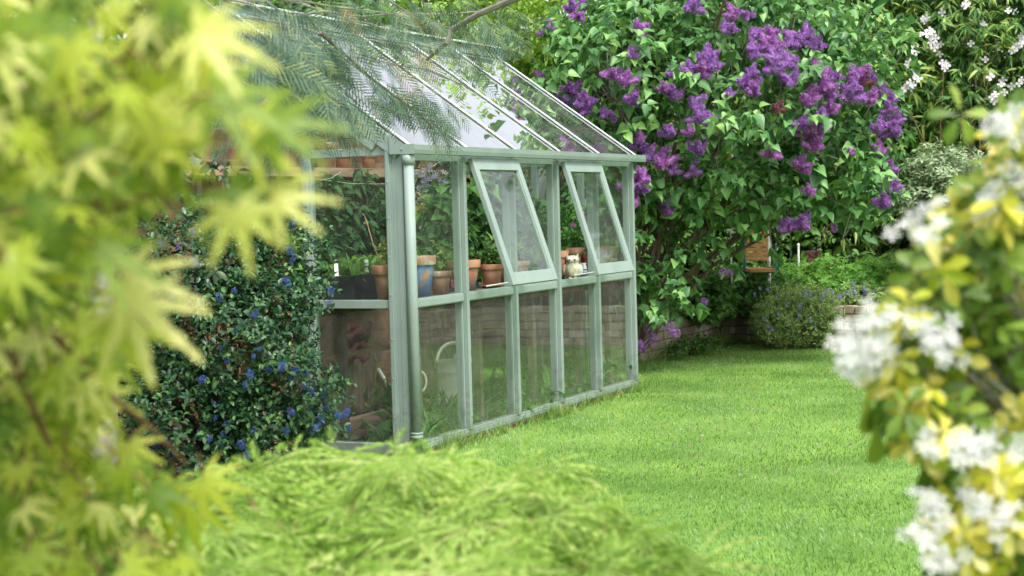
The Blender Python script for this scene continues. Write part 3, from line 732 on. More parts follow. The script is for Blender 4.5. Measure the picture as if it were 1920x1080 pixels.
def pl_var(c, R, root, s):
    stems(c, [c+A([x, y, z]) for x, y, z in ((.03, .01, .10), (-.04, 0, .08), (.0, .03, .13), (.05, -.02, .07))], .004, root, M_STEM, s)
    bush(c+A([0, 0, .07]), .07, .07, 26, 4, .028, OVALS, L_YPOT, root, s)
    mb = MB(); mb.tube([c+A([-.03, .02, 0]), c+A([-.10, .04, .14]), c+A([-.145, .05, .27]), c+A([-.15, .06, .30])], [.004, .0035, .003, .002], 5); mb.build('twig', M_WOODP, root)
def pl_thin(c, R, root, s):
    stems(c, [c+A([.0, .0, .22]), c+A([.02, .02, .30]), c+A([-.05, .02, .10])], .004, root, M_WOODP, s)
    bush(c+A([-.05, .02, .06]), .05, .05, 12, 4, .03, OVALS, L_SEED, root, s)
    bush(c+A([.0, .0, .30]), .05, .10, 10, 3, .04, OVAL, L_YPOT, root, s+1, 'leaves')
def pl_feath(c, R, root, s):
    stems(c, [c+A([.0, 0, .2]), c+A([.05, .02, .14]), c+A([-.05, .01, .12])], .003, root, M_STEM, s)
    bush(c+A([0, 0, .11]), .08, .10, 46, 6, .026, OVALS, L_CUSH, root, s)
def pl_bush(c, R, root, s):
    stems(c, [c+A([.0, 0, .2]), c+A([.05, .02, .16]), c+A([-.05, .01, .15]), c+A([0, .05, .2])], .006, root, M_WOODP, s)
    bush(c+A([0, 0, .17]), .12, .15, 90, 5, .038, OVAL, L_WIST, root, s)
def pl_low(c, R, root, s):
    stems(c, [c+A([.03, 0, .06]), c+A([-.03, .02, .06])], .004, root, M_STEM, s)
    bush(c+A([0, 0, .05]), .09, .06, 55, 5, .03, OVALS, L_MG, root, s)
def pl_cos(c, R, root, s):
    stems(c, [c+A([.06, 0, .3]), c+A([-.05, .02, .25]), c+A([0, .05, .33]), c+A([.1, .0, .2]), c+A([-.1, 0, .18])], .005, root, M_STEM, s)
    bush(c+A([0, 0, .17]), .15, .17, 130, 6, .036, OVALS, L_FERN, root, s)
def pl_flower(c, R, root, s):
    pl_cos(c, R, root, s); r = np.random.default_rng(s)
    for dx, dy, dz in ((.01, -.08, .24), (-.13, -.05, .19), (.08, -.02, .31)):
        P = A([c+A([dx, dy, dz])]*4)+r.normal(0, .006, (4, 3)); nn = nrm(A([[-.6, -.7, .3]]*4)+r.normal(0, .4, (4, 3)))
        leafobj('flower', [(inst(FL5[0], P, np.cross(nn, A([0, .1, 1.])), nn, .042), FL5[1], 0)], [L_CYCL], root)
def pl_lime(c, R, root, s):
    bush(c+A([.02, 0, .09]), .07, .10, 16, 4, .10, LANCE, L_SEED, root, s, droop=-.2, up=1.2)
def pl_cact(c, R, root, s):
    mb = MB()
    for dx, dy, h in ((-.035, 0, .10), (0, .02, .13), (.035, 0, .11), (.01, -.03, .09), (-.01, .04, .12)):
        mb.tube([c+A([dx, dy, -.01]), c+A([dx, dy, h*.6]), c+A([dx, dy, h*.9]), c+A([dx*1.1, dy, h])], [.016, .02, .018, .006], 10)
    mb.build('succulent_stem', L_CACT, root, smooth=True)
    bush(c+A([.05, 0, .08]), .03, .08, 8, 3, .10, LANCE, L_SEED, root, s, droop=-.3, up=1.4, name='leaves')
potted(731, 497, 558, 64, .17, 'terracotta pot of yellow variegated foliage right of the black seed tray', M_TERRA, M_TERRA, pl_var, 11, rim=.26)
potted(783, 480, 551, 72, .20, 'terracotta pot with a broad worn band of blue paint, beside the downpipe', M_BLUEP, M_TERRAP, pl_thin, 12, rim=.22)
potted(826, 508, 549, 42, .19, 'small chalky brown pot between two blue painted pots', M_TERRAP, M_TERRAP, pl_feath, 13)
rt, pc, pR, pH = potted(870, 487, 541, 64, .22, 'terracotta pot with chipped blue paint and white lettering near the first open vent', M_BLUEP2, M_TERRAR, pl_bush, 14, rim=.26)
# chalk letters MS and the pink daub on that pot, following its surface
def daub(strokes, ang0, z0, sc, mat, name, w_=.0035):
    mb = MB()
    for st in strokes:
        pts = []
        for u, v in st:
            z = z0+v*sc; rr = pR*(.68+.20*(z/(pH*.74)))+.0022; a = ang0+u*sc/rr
            pts.append(pc+A([cos(a)*rr, sin(a)*rr, z]))
        mb.tube(pts, w_, 5)
    mb.build(name, mat, rt)
va = math.atan2(CAM[1]-pc[1], CAM[0]-pc[0])
daub([[(0, 0), (0, 1), (.35, .4), (.7, 1), (.7, 0)], [(1.6, .9), (1.1, 1), (1.05, .6), (1.55, .4), (1.5, .05), (1.0, 0)]], va-.15, pH*.38, .017, M_CHALK, 'lettering', .0016)
mb = MB(); a = va-1.1; rr = pR*.74
mb.ball(tuple(pc+A([cos(a)*rr, sin(a)*rr, pH*.22])), .026, 10, 6, (.5, .5, 1.1)); mb.build('pink_daub', M_PINK, rt, smooth=True)
rt, pc, pR, pH = potted(922, 495, 537, 44, .20, 'lime streaked terracotta pot standing in a saucer behind the first open vent', M_TERRAP, M_TERRAR, pl_low, 15)
mb = MB(); mb.lathe([(pR*.7, 0), (pR*1.0, .015), (pR*1.04, .017), (pR*.98, .010), (.0001, .006)], pc+A([0, 0, .001]), 24); mb.build('saucer', M_TERRAP, rt, smooth=True)
potted(973, 489, 518, 42, .30, 'pale terracotta pot of low green seen through the first open vent', M_TERRAP, M_TERRAP, pl_feath, 16)
potted(946, 494, 524, 30, .42, 'small orange pot with a lime shoot behind the first vent stile', M_TERRAR, M_TERRAR, pl_lime, 26)
potted(1040, 470, 521, 54, .24, 'tall terracotta pot of leafy green on the bench between the two vents', M_TERRA, M_TERRAR, pl_cos, 17)
potted(1076, 464, 505, 42, .40, 'wide terracotta pot with a magenta flowering plant behind the owl', M_TERRAP, M_TERRA, pl_flower, 18)
potted(1099, 477, 507, 17, .30, 'little dark red pot beside the owl ornament', M_TERRAD, M_TERRAD, pl_lime, 19)
potted(1141, 461, 497, 40, .22, 'terracotta pot of grey green succulents seen through the second open vent', M_TERRAP, M_TERRA, pl_cact, 20)
# owl ornament
def owl():
    p = onY(1074, 519, .11); c = A([p[0], .11, .947])
    root = empty('owl_ornament', c, 'pale mossy stone owl ornament on the bench in front of a wide pot', 'ornament')
    mb = MB(); mb.lathe([(.028, 0), (.046, .004), (.056, .03), (.060, .06), (.056, .09), (.047, .108), (.046, .118), (.052, .132), (.050, .148), (.036, .160), (.015, .164), (.0001, .1645)], c, 20, 1, .92)
    v = nrm(CAM-c); v[2] = 0; v = nrm(v); s = A([-v[1], v[0], 0])
    for sg in (-1, 1):
        b = c+s*sg*.030+A([0, 0, .152]); mb.add([b-s*.014, b+s*.014, b+v*.014, b+s*sg*.012+A([0, 0, .026])], [(0,1,2),(0,3,1),(1,3,2),(2,3,0)])   # ear tufts
        mb.ball(tuple(c+s*sg*.052+A([0, 0, .06])), .04, 10, 6, (.55, .55, 1.1))                                                                   # wings
        mb.ball(tuple(c+v*.048+s*sg*.018+A([0, 0, .006])), .012, 8, 4, (1, 1, .7))
    mb.build('body', M_STONE, root, smooth=True)
    for sg in (-1, 1):
        mb = MB(); e = c+v*.043+s*sg*.019+A([0, 0, .136]); mb.ball(tuple(e), .0155, 12, 6); mb.build('eye_ring', M_CHALK, root, smooth=True)
        mb = MB(); mb.ball(tuple(e+v*.0125), .0065, 8, 4); mb.build('pupil', M_SOIL, root, smooth=True)
    mb = MB(); b = c+v*.052+A([0, 0, .126]); mb.add([b+s*.006, b-s*.006, b+v*.012+A([0, 0, -.004]), b+A([0, 0, -.016])], [(0,2,1),(0,3,2),(1,2,3)]); mb.build('beak', M_TERRAP, root)
owl()
p = onY(1093, 507, .2); root = empty('striped_jug', (p[0], .2, .947), 'small blue and white striped jug tucked beside the owl ornament', 'jug')
mb = MB(); mb.lathe([(.022, 0), (.032, .03), (.028, .07), (.022, .085), (.026, .095), (.022, .094), (.018, .08), (.0001, .02)], (p[0], .2, .947), 18); mb.build('jug_body', M_STRIPE, root, smooth=True)
mb = MB(); mb.tube([(p[0]+.026, .2, 1.03), (p[0]+.05, .2, 1.015), (p[0]+.048, .2, .985), (p[0]+.029, .2, .975)], .005, 6); mb.build('handle', M_STRIPE, root, smooth=True)
# pots on the wall shelf
for px, R, H, mt, lb, sd in ((612, .085, .17, M_TERRAP, 'large pale limed pot on the wall shelf nearest the doorway', 31), (640, .075, .10, M_TERRAR, 'shallow red terracotta pan on the wall shelf', 32),
                         (690, .055, .10, M_TERRA, 'small terracotta pot on the wall shelf near the corner post', 33)):
    p = onY(px, 285, 1.35); c = A([p[0], 1.35, SHZ+.001]); root = empty('flower_pot', c, lb, 'pot', 'pots on the wall shelf')
    potmesh(c, R, H, mt, mt, root); mb = MB(); mb.lathe([(R*.87, 0), (.0001, .004)], (c[0], c[1], c[2]+H*.9), 16); mb.build('compost', M_SOIL, root)
# seed trays with labels
def tray(xa, xb, ya, yb, h, mat, label, seed, seeds, zb=.948):
    c = A([(xa+xb)/2, (ya+yb)/2, zb]); root = empty('seed_tray', c, label, 'seed tray', 'seed trays on the staging')
    mb = MB(); ring = lambda i, z: [(xa+i, ya+i, z), (xb-i, ya+i, z), (xb-i, yb-i, z), (xa+i, yb-i, z)]
    v = ring(.015, zb)+ring(0, zb+h)+ring(.008, zb+h)+ring(.02, zb+.01)
    f = [(3,2,1,0)]; 
    for a in (0, 4, 8): f += [(a+i, a+(i+1) % 4, a+4+(i+1) % 4, a+4+i) for i in range(4)]
    f.append((12,13,14,15)); mb.add(v, f)
    mb.box((xa-.006, ya-.006, zb+h+.0005), (xb+.006, ya+.008, zb+h+.006)); mb.box((xa-.006, yb-.008, zb+h+.0005), (xb+.006, yb+.006, zb+h+.006))
    mb.build('tray', mat, root)
    mb = MB(); mb.box((xa+.012, ya+.012, zb+h-.02), (xb-.012, yb-.012, zb+h-.008)); mb.build('compost', M_SOIL, root)
    r = np.random.default_rng(seed); n = seeds
    P = np.stack([r.uniform(xa+.02, xb-.02, n), r.uniform(ya+.02, yb-.02, n), np.full(n, zb+h-.01)], 1); O = nrm(r.normal(0, .3, (n, 3))+A([0, 0, 1]))
    p, q, nn, s = shoots(P, O, 5, .10, .042, up=1.0, droop=0, seed=seed)
    P2, O2 = P[:n//2]+A([0, 0, .0]), O[:n//2]; pb, qb, nb, sb = shoots(P2, O2, 6, .03, .11, up=1, droop=-.6, spread=.35, seed=seed+3)
    leafobj('seedlings', [(inst(OVAL[0], p, q, nn, s), OVAL[1], 0), (inst(LANCE[0], pb, qb, nb, sb), LANCE[1], 0)], [L_SEED], root)
    return root
t0 = onY(603, 540, .42)[0]
tr1 = tray(.05, .60, .36, .56, .145, M_TRAY, 'deep black seed tray of seedlings behind the end glass', 41, 60)
tr2 = tray(.06, .42, .585, .70, .10, M_TRAYG, 'dark green seed tray of seedlings behind the black tray', 42, 40)
for (x, y), sc, par in (((631, 506), 1, tr1), ((688, 500), 1.2, tr1)):
    p = onY(x, y, .40); mb = MB(); mb.bar(p+A([0, 0, -.035]), p+A([.006, .006, .035*sc]), .003, .022, A([.5, -1, .0])); mb.build('plant_label', M_LABEL, par)
# tomato and cucumber plants growing up the brick wall
def climber(x, y, h, lf, size, n, name, label, cat, seed, w_=.16, cx=L_TOM, group=None):
    root = empty(name, (x, y, GZ), label, cat, group)
    r = np.random.default_rng(seed); pts = [A([x+.03*sin(i*1.3+seed), y+.02*cos(i*1.7), GZ+h*i/9]) for i in range(10)]
    mb = MB(); mb.tube(pts, list(np.linspace(.009, .003, 10)), 6); mb.build('stem', M_STEM, root)
    P = []; O = []
    for i in range(n):
        t = r.uniform(.52 if name[0] == 't' else .58, 1.0); a = r.uniform(0, 2*pi); o = A([cos(a), -abs(sin(a)), r.uniform(-.1, .4)]); P.append(A([x, y, GZ+h*t])+o*r.uniform(.02, w_)); O.append(o)
    P = A(P); O = nrm(A(O)); p, f, q, s = shoots(P, O, 5, size*1.2, size, up=0, droop=.5, seed=seed)
    leafobj('foliage', [(inst(lf[0], p, f, q, s), lf[1], 0)], [cx], root); return root
for i, (x, y, h, lb) in enumerate(((1.05, 1.30, 1.58, 'tall tomato plant tied to the brick wall nearest the doorway'), (1.45, 1.28, 1.62, 'bushy tomato plant seen in the middle of the end pane'), (1.80, 1.30, 1.55, 'tomato plant on the brick wall just left of the corner post'))):
    climber(x, y, h, OVAL, .082, 130, 'tomato_plant', lb, 'tomato plant', 60+i, .17, group='tomato plants on the wall')
for i, (x, y, h, lb) in enumerate(((1.45, .62, 1.50, 'broad leaved climbing plant behind the first front pane'), (2.35, .80, 1.55, 'broad leaved climber seen between the two open vents'), (3.0, .75, 1.45, 'leafy climber behind the second open vent'))):
    climber(x, y, h, HEART, .095, 75, 'cucumber_plant', lb, 'climbing plant', 70+i, .17, L_WIST, group='climbers inside the greenhouse')
# dark foliage filling the back of the far half
o = empty('fig_shrub', (3.0, 1.25, GZ), 'dark leafy shrub trained on the wall inside the far end of the greenhouse', 'shrub')
mb = MB(); branches(mb, (3.0, 1.3, GZ), [(2.5, 1.3, 1.9), (3.2, 1.2, 2.0), (2.2, 1.25, 1.3), (3.35, 1.1, 1.4)], .015, .1, 6, 6, .3, 4); mb.build('stem', M_BARK, o)
P, Q = shell([((2.6, 1.25, 1.35), (.75, .65, .18)), ((3.2, 1.2, 1.5), (.3, .6, .2))], 260, .3, .2, seed=44)
p, f, q, s = shoots(P, Q, 5, .08, .075, seed=44); leafobj('foliage', [(inst(HEART[0], p, f, q, s), HEART[1], 0)], [L_DG], o)
# mauve hanging flowers in the first pane
root = empty('hanging_mauve_flower', onY(800, 310, .8), 'trailing plant with pale mauve flowers hanging behind the first front pane', 'flowering plant')
r = np.random.default_rng(77); P = []
for x, y in ((784, 325), (800, 340), (818, 330), (835, 338), (790, 352), (806, 360), (826, 352), (784, 372), (812, 372), (789, 392), (785, 410), (846, 345), (770, 345), (800, 320), (776, 330)):
    P.append(onY(x, y, .75+r.uniform(-.08, .08))+r.normal(0, .022, (9, 3)))
P = np.concatenate(P); nn = nrm(A([-.8, -.5, .1])+r.normal(0, .5, P.shape))
leafobj('flowers', [(inst(FL5[0], P, np.cross(nn, r.normal(size=P.shape)), nn, .036), FL5[1], 0)], [L_MAUVE], root)
mb = MB(); tp = onY(805, 295, .75)
for x, y in ((785, 410), (812, 375), (842, 345), (775, 350)): mb.tube([tp, (tp+onY(x, y, .75))/2+A([.02, 0, .04]), onY(x, y, .75)], .003, 5)
mb.build('stems', M_STEM, root)
P = P[::2]+r.normal(0, .03, P[::2].shape); q = nrm(A([-.5, -.5, .6])+r.normal(0, .4, P.shape)); leafobj('foliage', [(inst(OVALS[0], P, r.normal(size=P.shape), q, .03), OVALS[1], 0)], [L_FERN], root)
# training wires
mb = MB()
for a, b in (((590, 335), (725, 345)), ((600, 338), (640, 322)), ((1010, 395), (1100, 300)), ((1000, 360), (1060, 290)), ((770, 330), (830, 300))):
    p0 = onY(*a, 1.1); p1 = onY(*b, 1.1); mb.tube([p0, (p0+p1)/2+A([0, 0, -.015]), p1], .0022, 4)
o = mb.build('training_wire', M_CHALK); tag(o, 'thin pale training wires strung across inside the greenhouse', 'wire')

# ------------------------------------------------------------------ watering cans
def can(c, R, H, label, yaw, rose, hoop=None):
    root = empty('watering_can', c, label, 'watering can', 'galvanised watering cans on the greenhouse floor'); root.rotation_euler = (0, 0, 0)
    d = A([cos(yaw), sin(yaw), 0]); c = A(c, float)
    mb = MB(); mb.lathe([(R*.98, 0), (R*1.03, .006), (R*1.0, .012), (R*.97, H*.5), (R*.955, H*.72), (R*.98, H*.735), (R*.955, H*.75), (R*.95, H*.97), (R*.99, H*.98), (R*.98, H), (R*.93, H), (R*.92, H*.5), (.0001, H*.3)], c, 28)
    mb.build('can_body', M_ZINC, root, smooth=True)
    mb = MB(); pts = [c+d*R*.93+A([0, 0, H*.18]), c+d*(R*1.6)+A([0, 0, H*.55]), c+d*(R*2.3)+A([0, 0, H*1.05])]
    mb.tube(pts, [.022, .016, .013], 10); sp = mb.build('spout', M_ZINC, root, smooth=True)
    if rose: mb = MB(); mb.tube([pts[-1], pts[-1]+(pts[-1]-pts[-2])*.18], [.014, .04], 12); mb.build('rose', M_ZINC, sp, smooth=True)
    hd = d if hoop is None else A([cos(hoop), sin(hoop), 0])
    mb = MB(); mb.tube([c+hd*R*1.0*cos(t)+A([0, 0, H*.93+H*.50*sin(t)]) for t in np.linspace(0, pi, 13)], .012, 8); mb.build('top_handle', M_ZINC, root, smooth=True)
    if hoop is None: mb = MB(); mb.tube([c-d*R*(.97+.62*sin(q))+A([0, 0, H*(.56+.34*cos(q))]) for q in np.linspace(0, pi, 11)], .008, 8); mb.build('back_handle', M_ZINC, root, smooth=True)
    mb = MB(); mb.add([c+A([0, 0, H*1.001])+A([cos(t), sin(t), 0])*R*.93 for t in np.linspace(yaw-pi/2, yaw+pi/2, 12)], [tuple(range(12))]); mb.build('hood', M_ZINC, root)
    return root
p2 = onZ(853, 751, .10); sc = (p2-CAM)@FW/FPX
can(p2, 32*sc, 76*sc, 'tall pale galvanised watering can with round hoop handle behind the first lower front pane', radians(25), False, radians(-66))
p1 = onZ(764, 750, .10)
can(p1, 24*sc, 60*sc, 'smaller galvanised watering can with its spout left of the corner post', radians(118+15), False)

# things under the staging
def crate(px, yt, yb, wpx, Y, name, label, mat, cat, dep=.25):
    p = onY(px, yb, Y); d = (p-CAM)@FW; W = wpx*d/FPX/.45*.5; H = (yb-yt)*d/FPX; z0 = p[2]
    root = empty(name, (p[0], Y, z0), label, cat); mb = MB(); x0, x1 = p[0]-W/2, p[0]+W/2; t_ = .012
    mb.box((x0, Y, z0), (x1, Y+dep, z0+t_)); mb.box((x0, Y, z0+t_), (x1, Y+t_, z0+H)); mb.box((x0, Y+dep-t_, z0+t_), (x1, Y+dep, z0+H))
    mb.box((x0, Y+t_, z0+t_), (x0+t_, Y+dep-t_, z0+H)); mb.box((x1-t_, Y+t_, z0+t_), (x1, Y+dep-t_, z0+H)); mb.build('body', mat, root, bevel=.003)
    mb = MB(); mb.box((x0-.01, Y-.01, z0+H), (x1+.01, Y+.004, z0+H+.015)); mb.build('lip', mat, root)
    return root
crate(1080, 584, 634, 56, .30, 'zinc_tank', 'grey zinc tank under the staging behind the fourth lower pane', M_ZINCD, 'tank')
crate(886, 574, 610, 28, .45, 'zinc_box', 'small grey metal box under the staging behind the second lower pane', M_ZINCD, 'box', .15)
mb = MB(); mb.box((.15, .735, .58), (3.3, .76, .605)); o = mb.build('timber_rail', M_WOOD); tag(o, 'low horizontal timber rail behind the legs of the staging', 'rail')
# dark red folded sack against the wall
def sack():
    p = onY(668, 660, 1.25); root = empty('folded_sack', (p[0], 1.25, p[2]-.05), 'dark red folded sack piled on a low box against the wall', 'sack')
    r = random.Random(4); mb = MB()
    for i in range(7):
        z = p[2]-.04+i*.034; q = A([p[0]+r.uniform(-.03, .03), 1.24+r.uniform(-.02, .02), z])
        pts = [q+A([-.15+r.uniform(-.02, .02), 0, 0])+A([k*.05, r.uniform(-.01, .01), .022*sin(k*1.3+i*2)]) for k in range(7)]
        mb.tube(pts, [.02]+[r.uniform(.022, .034) for _ in range(5)]+[.018], 10)
    mb.build('cloth', M_RED, root, smooth=True)
    mb = MB(); mb.box((p[0]-.12, 1.20, GZ+.04), (p[0]+.12, 1.40, p[2]-.042)); mb.build('box', M_BARK, root, bevel=.004)
sack()
# undergrowth on the greenhouse floor
def undergrowth():
    r = np.random.default_rng(91); n = 420
    P = np.stack([r.uniform(.15, 3.35, n), r.uniform(.05, .66, n), np.full(n, GZ+.01)], 1)
    n2 = 150; P = np.concatenate([P, np.stack([r.uniform(.2, 1.5, n2), r.uniform(.35, .68, n2), np.full(n2, GZ+.01)], 1),
                                  np.stack([r.uniform(1.2, 2.3, 90), r.uniform(1.2, 1.4, 90), np.full(90, GZ+.02)], 1)])
    # patches: crowd the growth into clumps
    w1 = np.sin(P[:, 0]*4.3)*np.sin(P[:, 1]*7+1); keep = r.random(len(P)) < (.55+.45*w1)*np.where(P[:, 0] < 1.6, .7, 1.); P = P[keep]; n = len(P)
    O = nrm(r.normal(0, .5, (n, 3))*A([1, 1, .2])+A([0, 0, .8])); hh = r.uniform(.10, .28, n)*np.where(P[:, 0] < 2.0, .45, 1.0)
    p, f, q, s = shoots(P, O, 8, hh, .055, up=1, droop=.1, seed=9)
    p2_, f2, q2, s2 = shoots(P[::3], O[::3], 6, hh[::3]*.4, .22, up=1, droop=-.5, spread=.4, seed=10)
    p3, f3, q3, s3 = shoots(P[1::5], O[1::5], 4, hh[1::5]*1.1, .12, up=1, droop=.2, seed=12)
    o = leafobj('undergrowth', [(inst(OVAL[0], p, f, q, s), OVAL[1], 0), (inst(LANCE[0], p2_, f2, q2, s2), LANCE[1], 0), (inst(HEART[0], p3, f3, q3, s3), HEART[1], 0)], [L_FERN])
    tag(o, 'weeds and leafy seedlings covering the soil under the staging', 'ground cover', kind='stuff')
undergrowth()

# ------------------------------------------------------------------ lilac
LIL = [(1330, 215, 14.0, 330, 215, 1.2), (1165, 150, 13.6, 125, 150, .9), (1150, 350, 13.3, 90, 110, .5), (1560, 230, 14.4, 130, 190, .8), (1440, 362, 13.9, 200, 66, .8),
       (1240, 545, 13.5, 65, 55, .35), (1330, 40, 14.2, 280, 85, 1.1), (1230, 380, 14.6, 80, 60, .4), (1065, 245, 13.9, 75, 85, .6)]
def flower_cone(seed, mats, n=230, L=.17, R=.040):
    """a lilac panicle: one main cone and two or three side cones, as one mesh"""
    r = np.random.default_rng(seed); Vs = []; Cv = []; m_ = 8
    parts = [((0, 0, 0), (0, 0, 1), 1.0)]+[((r.normal(0, .008), r.normal(0, .008), .008+.012*j), (cos(a0), sin(a0), .75), r.uniform(.55, .78)) for j, a0 in enumerate(r.uniform(0, 2)+np.arange(3)*2.1)]
    cf = [(i*m_+k, i*m_+(k+1) % m_, (i+1)*m_+(k+1) % m_, (i+1)*m_+k) for i in range(5) for k in range(m_)]
    for o_, ax, sc in parts:
        ax = nrm(A(ax, float)); e1 = nrm(np.cross(ax, A([.3, .5, .1]))); e2 = np.cross(ax, e1); B = A([e1, e2, ax]); q_ = int(n*sc)
        t = r.random(q_)**.9; a = r.uniform(0, 2*pi, q_)
        prof = np.sin(pi*(.12+.85*t))**.7*(1.08-.5*t)*(1+.2*np.sin(a*3+t*9+seed)+.10*np.sin(t*40+seed))
        rr = R*sc**.5*prof*r.uniform(.75, 1.08, q_)
        P = np.stack([rr*np.cos(a), rr*np.sin(a), t*L*sc*.86], 1); O = nrm(np.stack([np.cos(a), np.sin(a), .25+1.2*(t-.5)], 1)+r.normal(0, .45, (q_, 3)))
        P = P@B+A(o_); O = O@B; Vs.append(inst(PETAL4[0], P, np.cross(O, r.normal(size=(q_, 3))), O, r.uniform(.0115, .0175, q_)))
        cv = []
        for q in np.linspace(0, 1, 6):
            rr_ = max(1e-4, R*sc**.5*.60*sin(pi*(.12+.85*q))**.7*(1.08-.5*q))
            for k in range(m_): cv.append(A([rr_*cos(2*pi*k/m_), rr_*sin(2*pi*k/m_), q*L*sc*.86])@B+A(o_))
        Cv.append(cv)
    V = np.concatenate(Vs); mi = r.random(len(V)) < .12
    return leafobj('flower_panicle', [(V[~mi], PETAL4[1], 0), (V[mi], PETAL4[1], 1), (A(Cv), cf, 0)], mats, data_only=True, o0=np.zeros(3))
PAN = [(1080,8,1.3),(1087,28,.9),(1031,48,1),(1206,49,1),(1185,101,.9),(1298,8,1.2),(1005,145,1),(1149,134,1),(1171,145,1),(1184,184,1.2),(1055,180,1.4),(1094,185,1.3),(1097,205,1),(1069,163,1),(1136,216,.9),
 (1322,98,1.1),(1294,124,1.2),(1318,130,1.2),(1343,121,1.1),(1263,135,.7),(1243,163,1),(1263,174,1),(1367,22,1),(1372,51,1.1),(1400,25,.8),(1412,81,1.1),(1428,65,1),(1395,152,1),(1415,166,.9),(1408,125,.8),
 (1308,188,1),(1312,208,1),(1330,225,1.1),(1370,174,.7),(1192,264,1.2),(1223,278,1.2),(1246,290,1.1),(1199,250,.8),(1254,245,1),(1289,239,.8),(1306,278,1),(1262,315,.8),(1299,313,.8),
 (1450,57,1.2),(1430,73,1.2),(1517,53,1.2),(1500,70,1.3),(1533,77,1.2),(1453,80,1.3),(1420,100,1),(1447,103,1.1),(1472,110,1.2),(1472,143,1.2),(1453,123,1.1),(1410,160,1),(1480,70,1.2),(1533,123,1.2),(1540,157,1.2),(1520,177,1.2),(1555,165,1),(1567,138,.7),
 (1460,200,.8),(1502,230,1.2),(1523,247,1.4),(1543,233,1.1),(1530,262,1.1),(1560,193,1.1),(1543,215,1),(1610,133,1.3),(1603,155,1.4),(1600,175,1.3),(1627,147,1.2),(1642,143,.9),(1657,163,.9),(1633,180,1.2),(1667,180,1),(1667,202,1.1),(1683,223,1),(1673,237,1.1),(1650,235,1),
 (1447,287,.9),(1505,300,1.1),(1507,318,.7),(1597,283,.7),(1653,273,.9),(1653,320,1.1),(1665,307,1),(1647,340,1.3),(1677,347,1),(1659,374,1.1),(1173,341,1.1),(1200,330,1.1),(1196,350,1.1),(1181,370,1.1),(1255,383,1),(1470,417,1.2),(1500,412,1.3),(1512,355,.8),(1559,415,1.2),
 (1518,474,.9),(1355,511,.8),(1320,567,.75),(1216,617,.9),(1225,637,1),(1205,650,1),(1252,613,1),(1268,624,.8)]
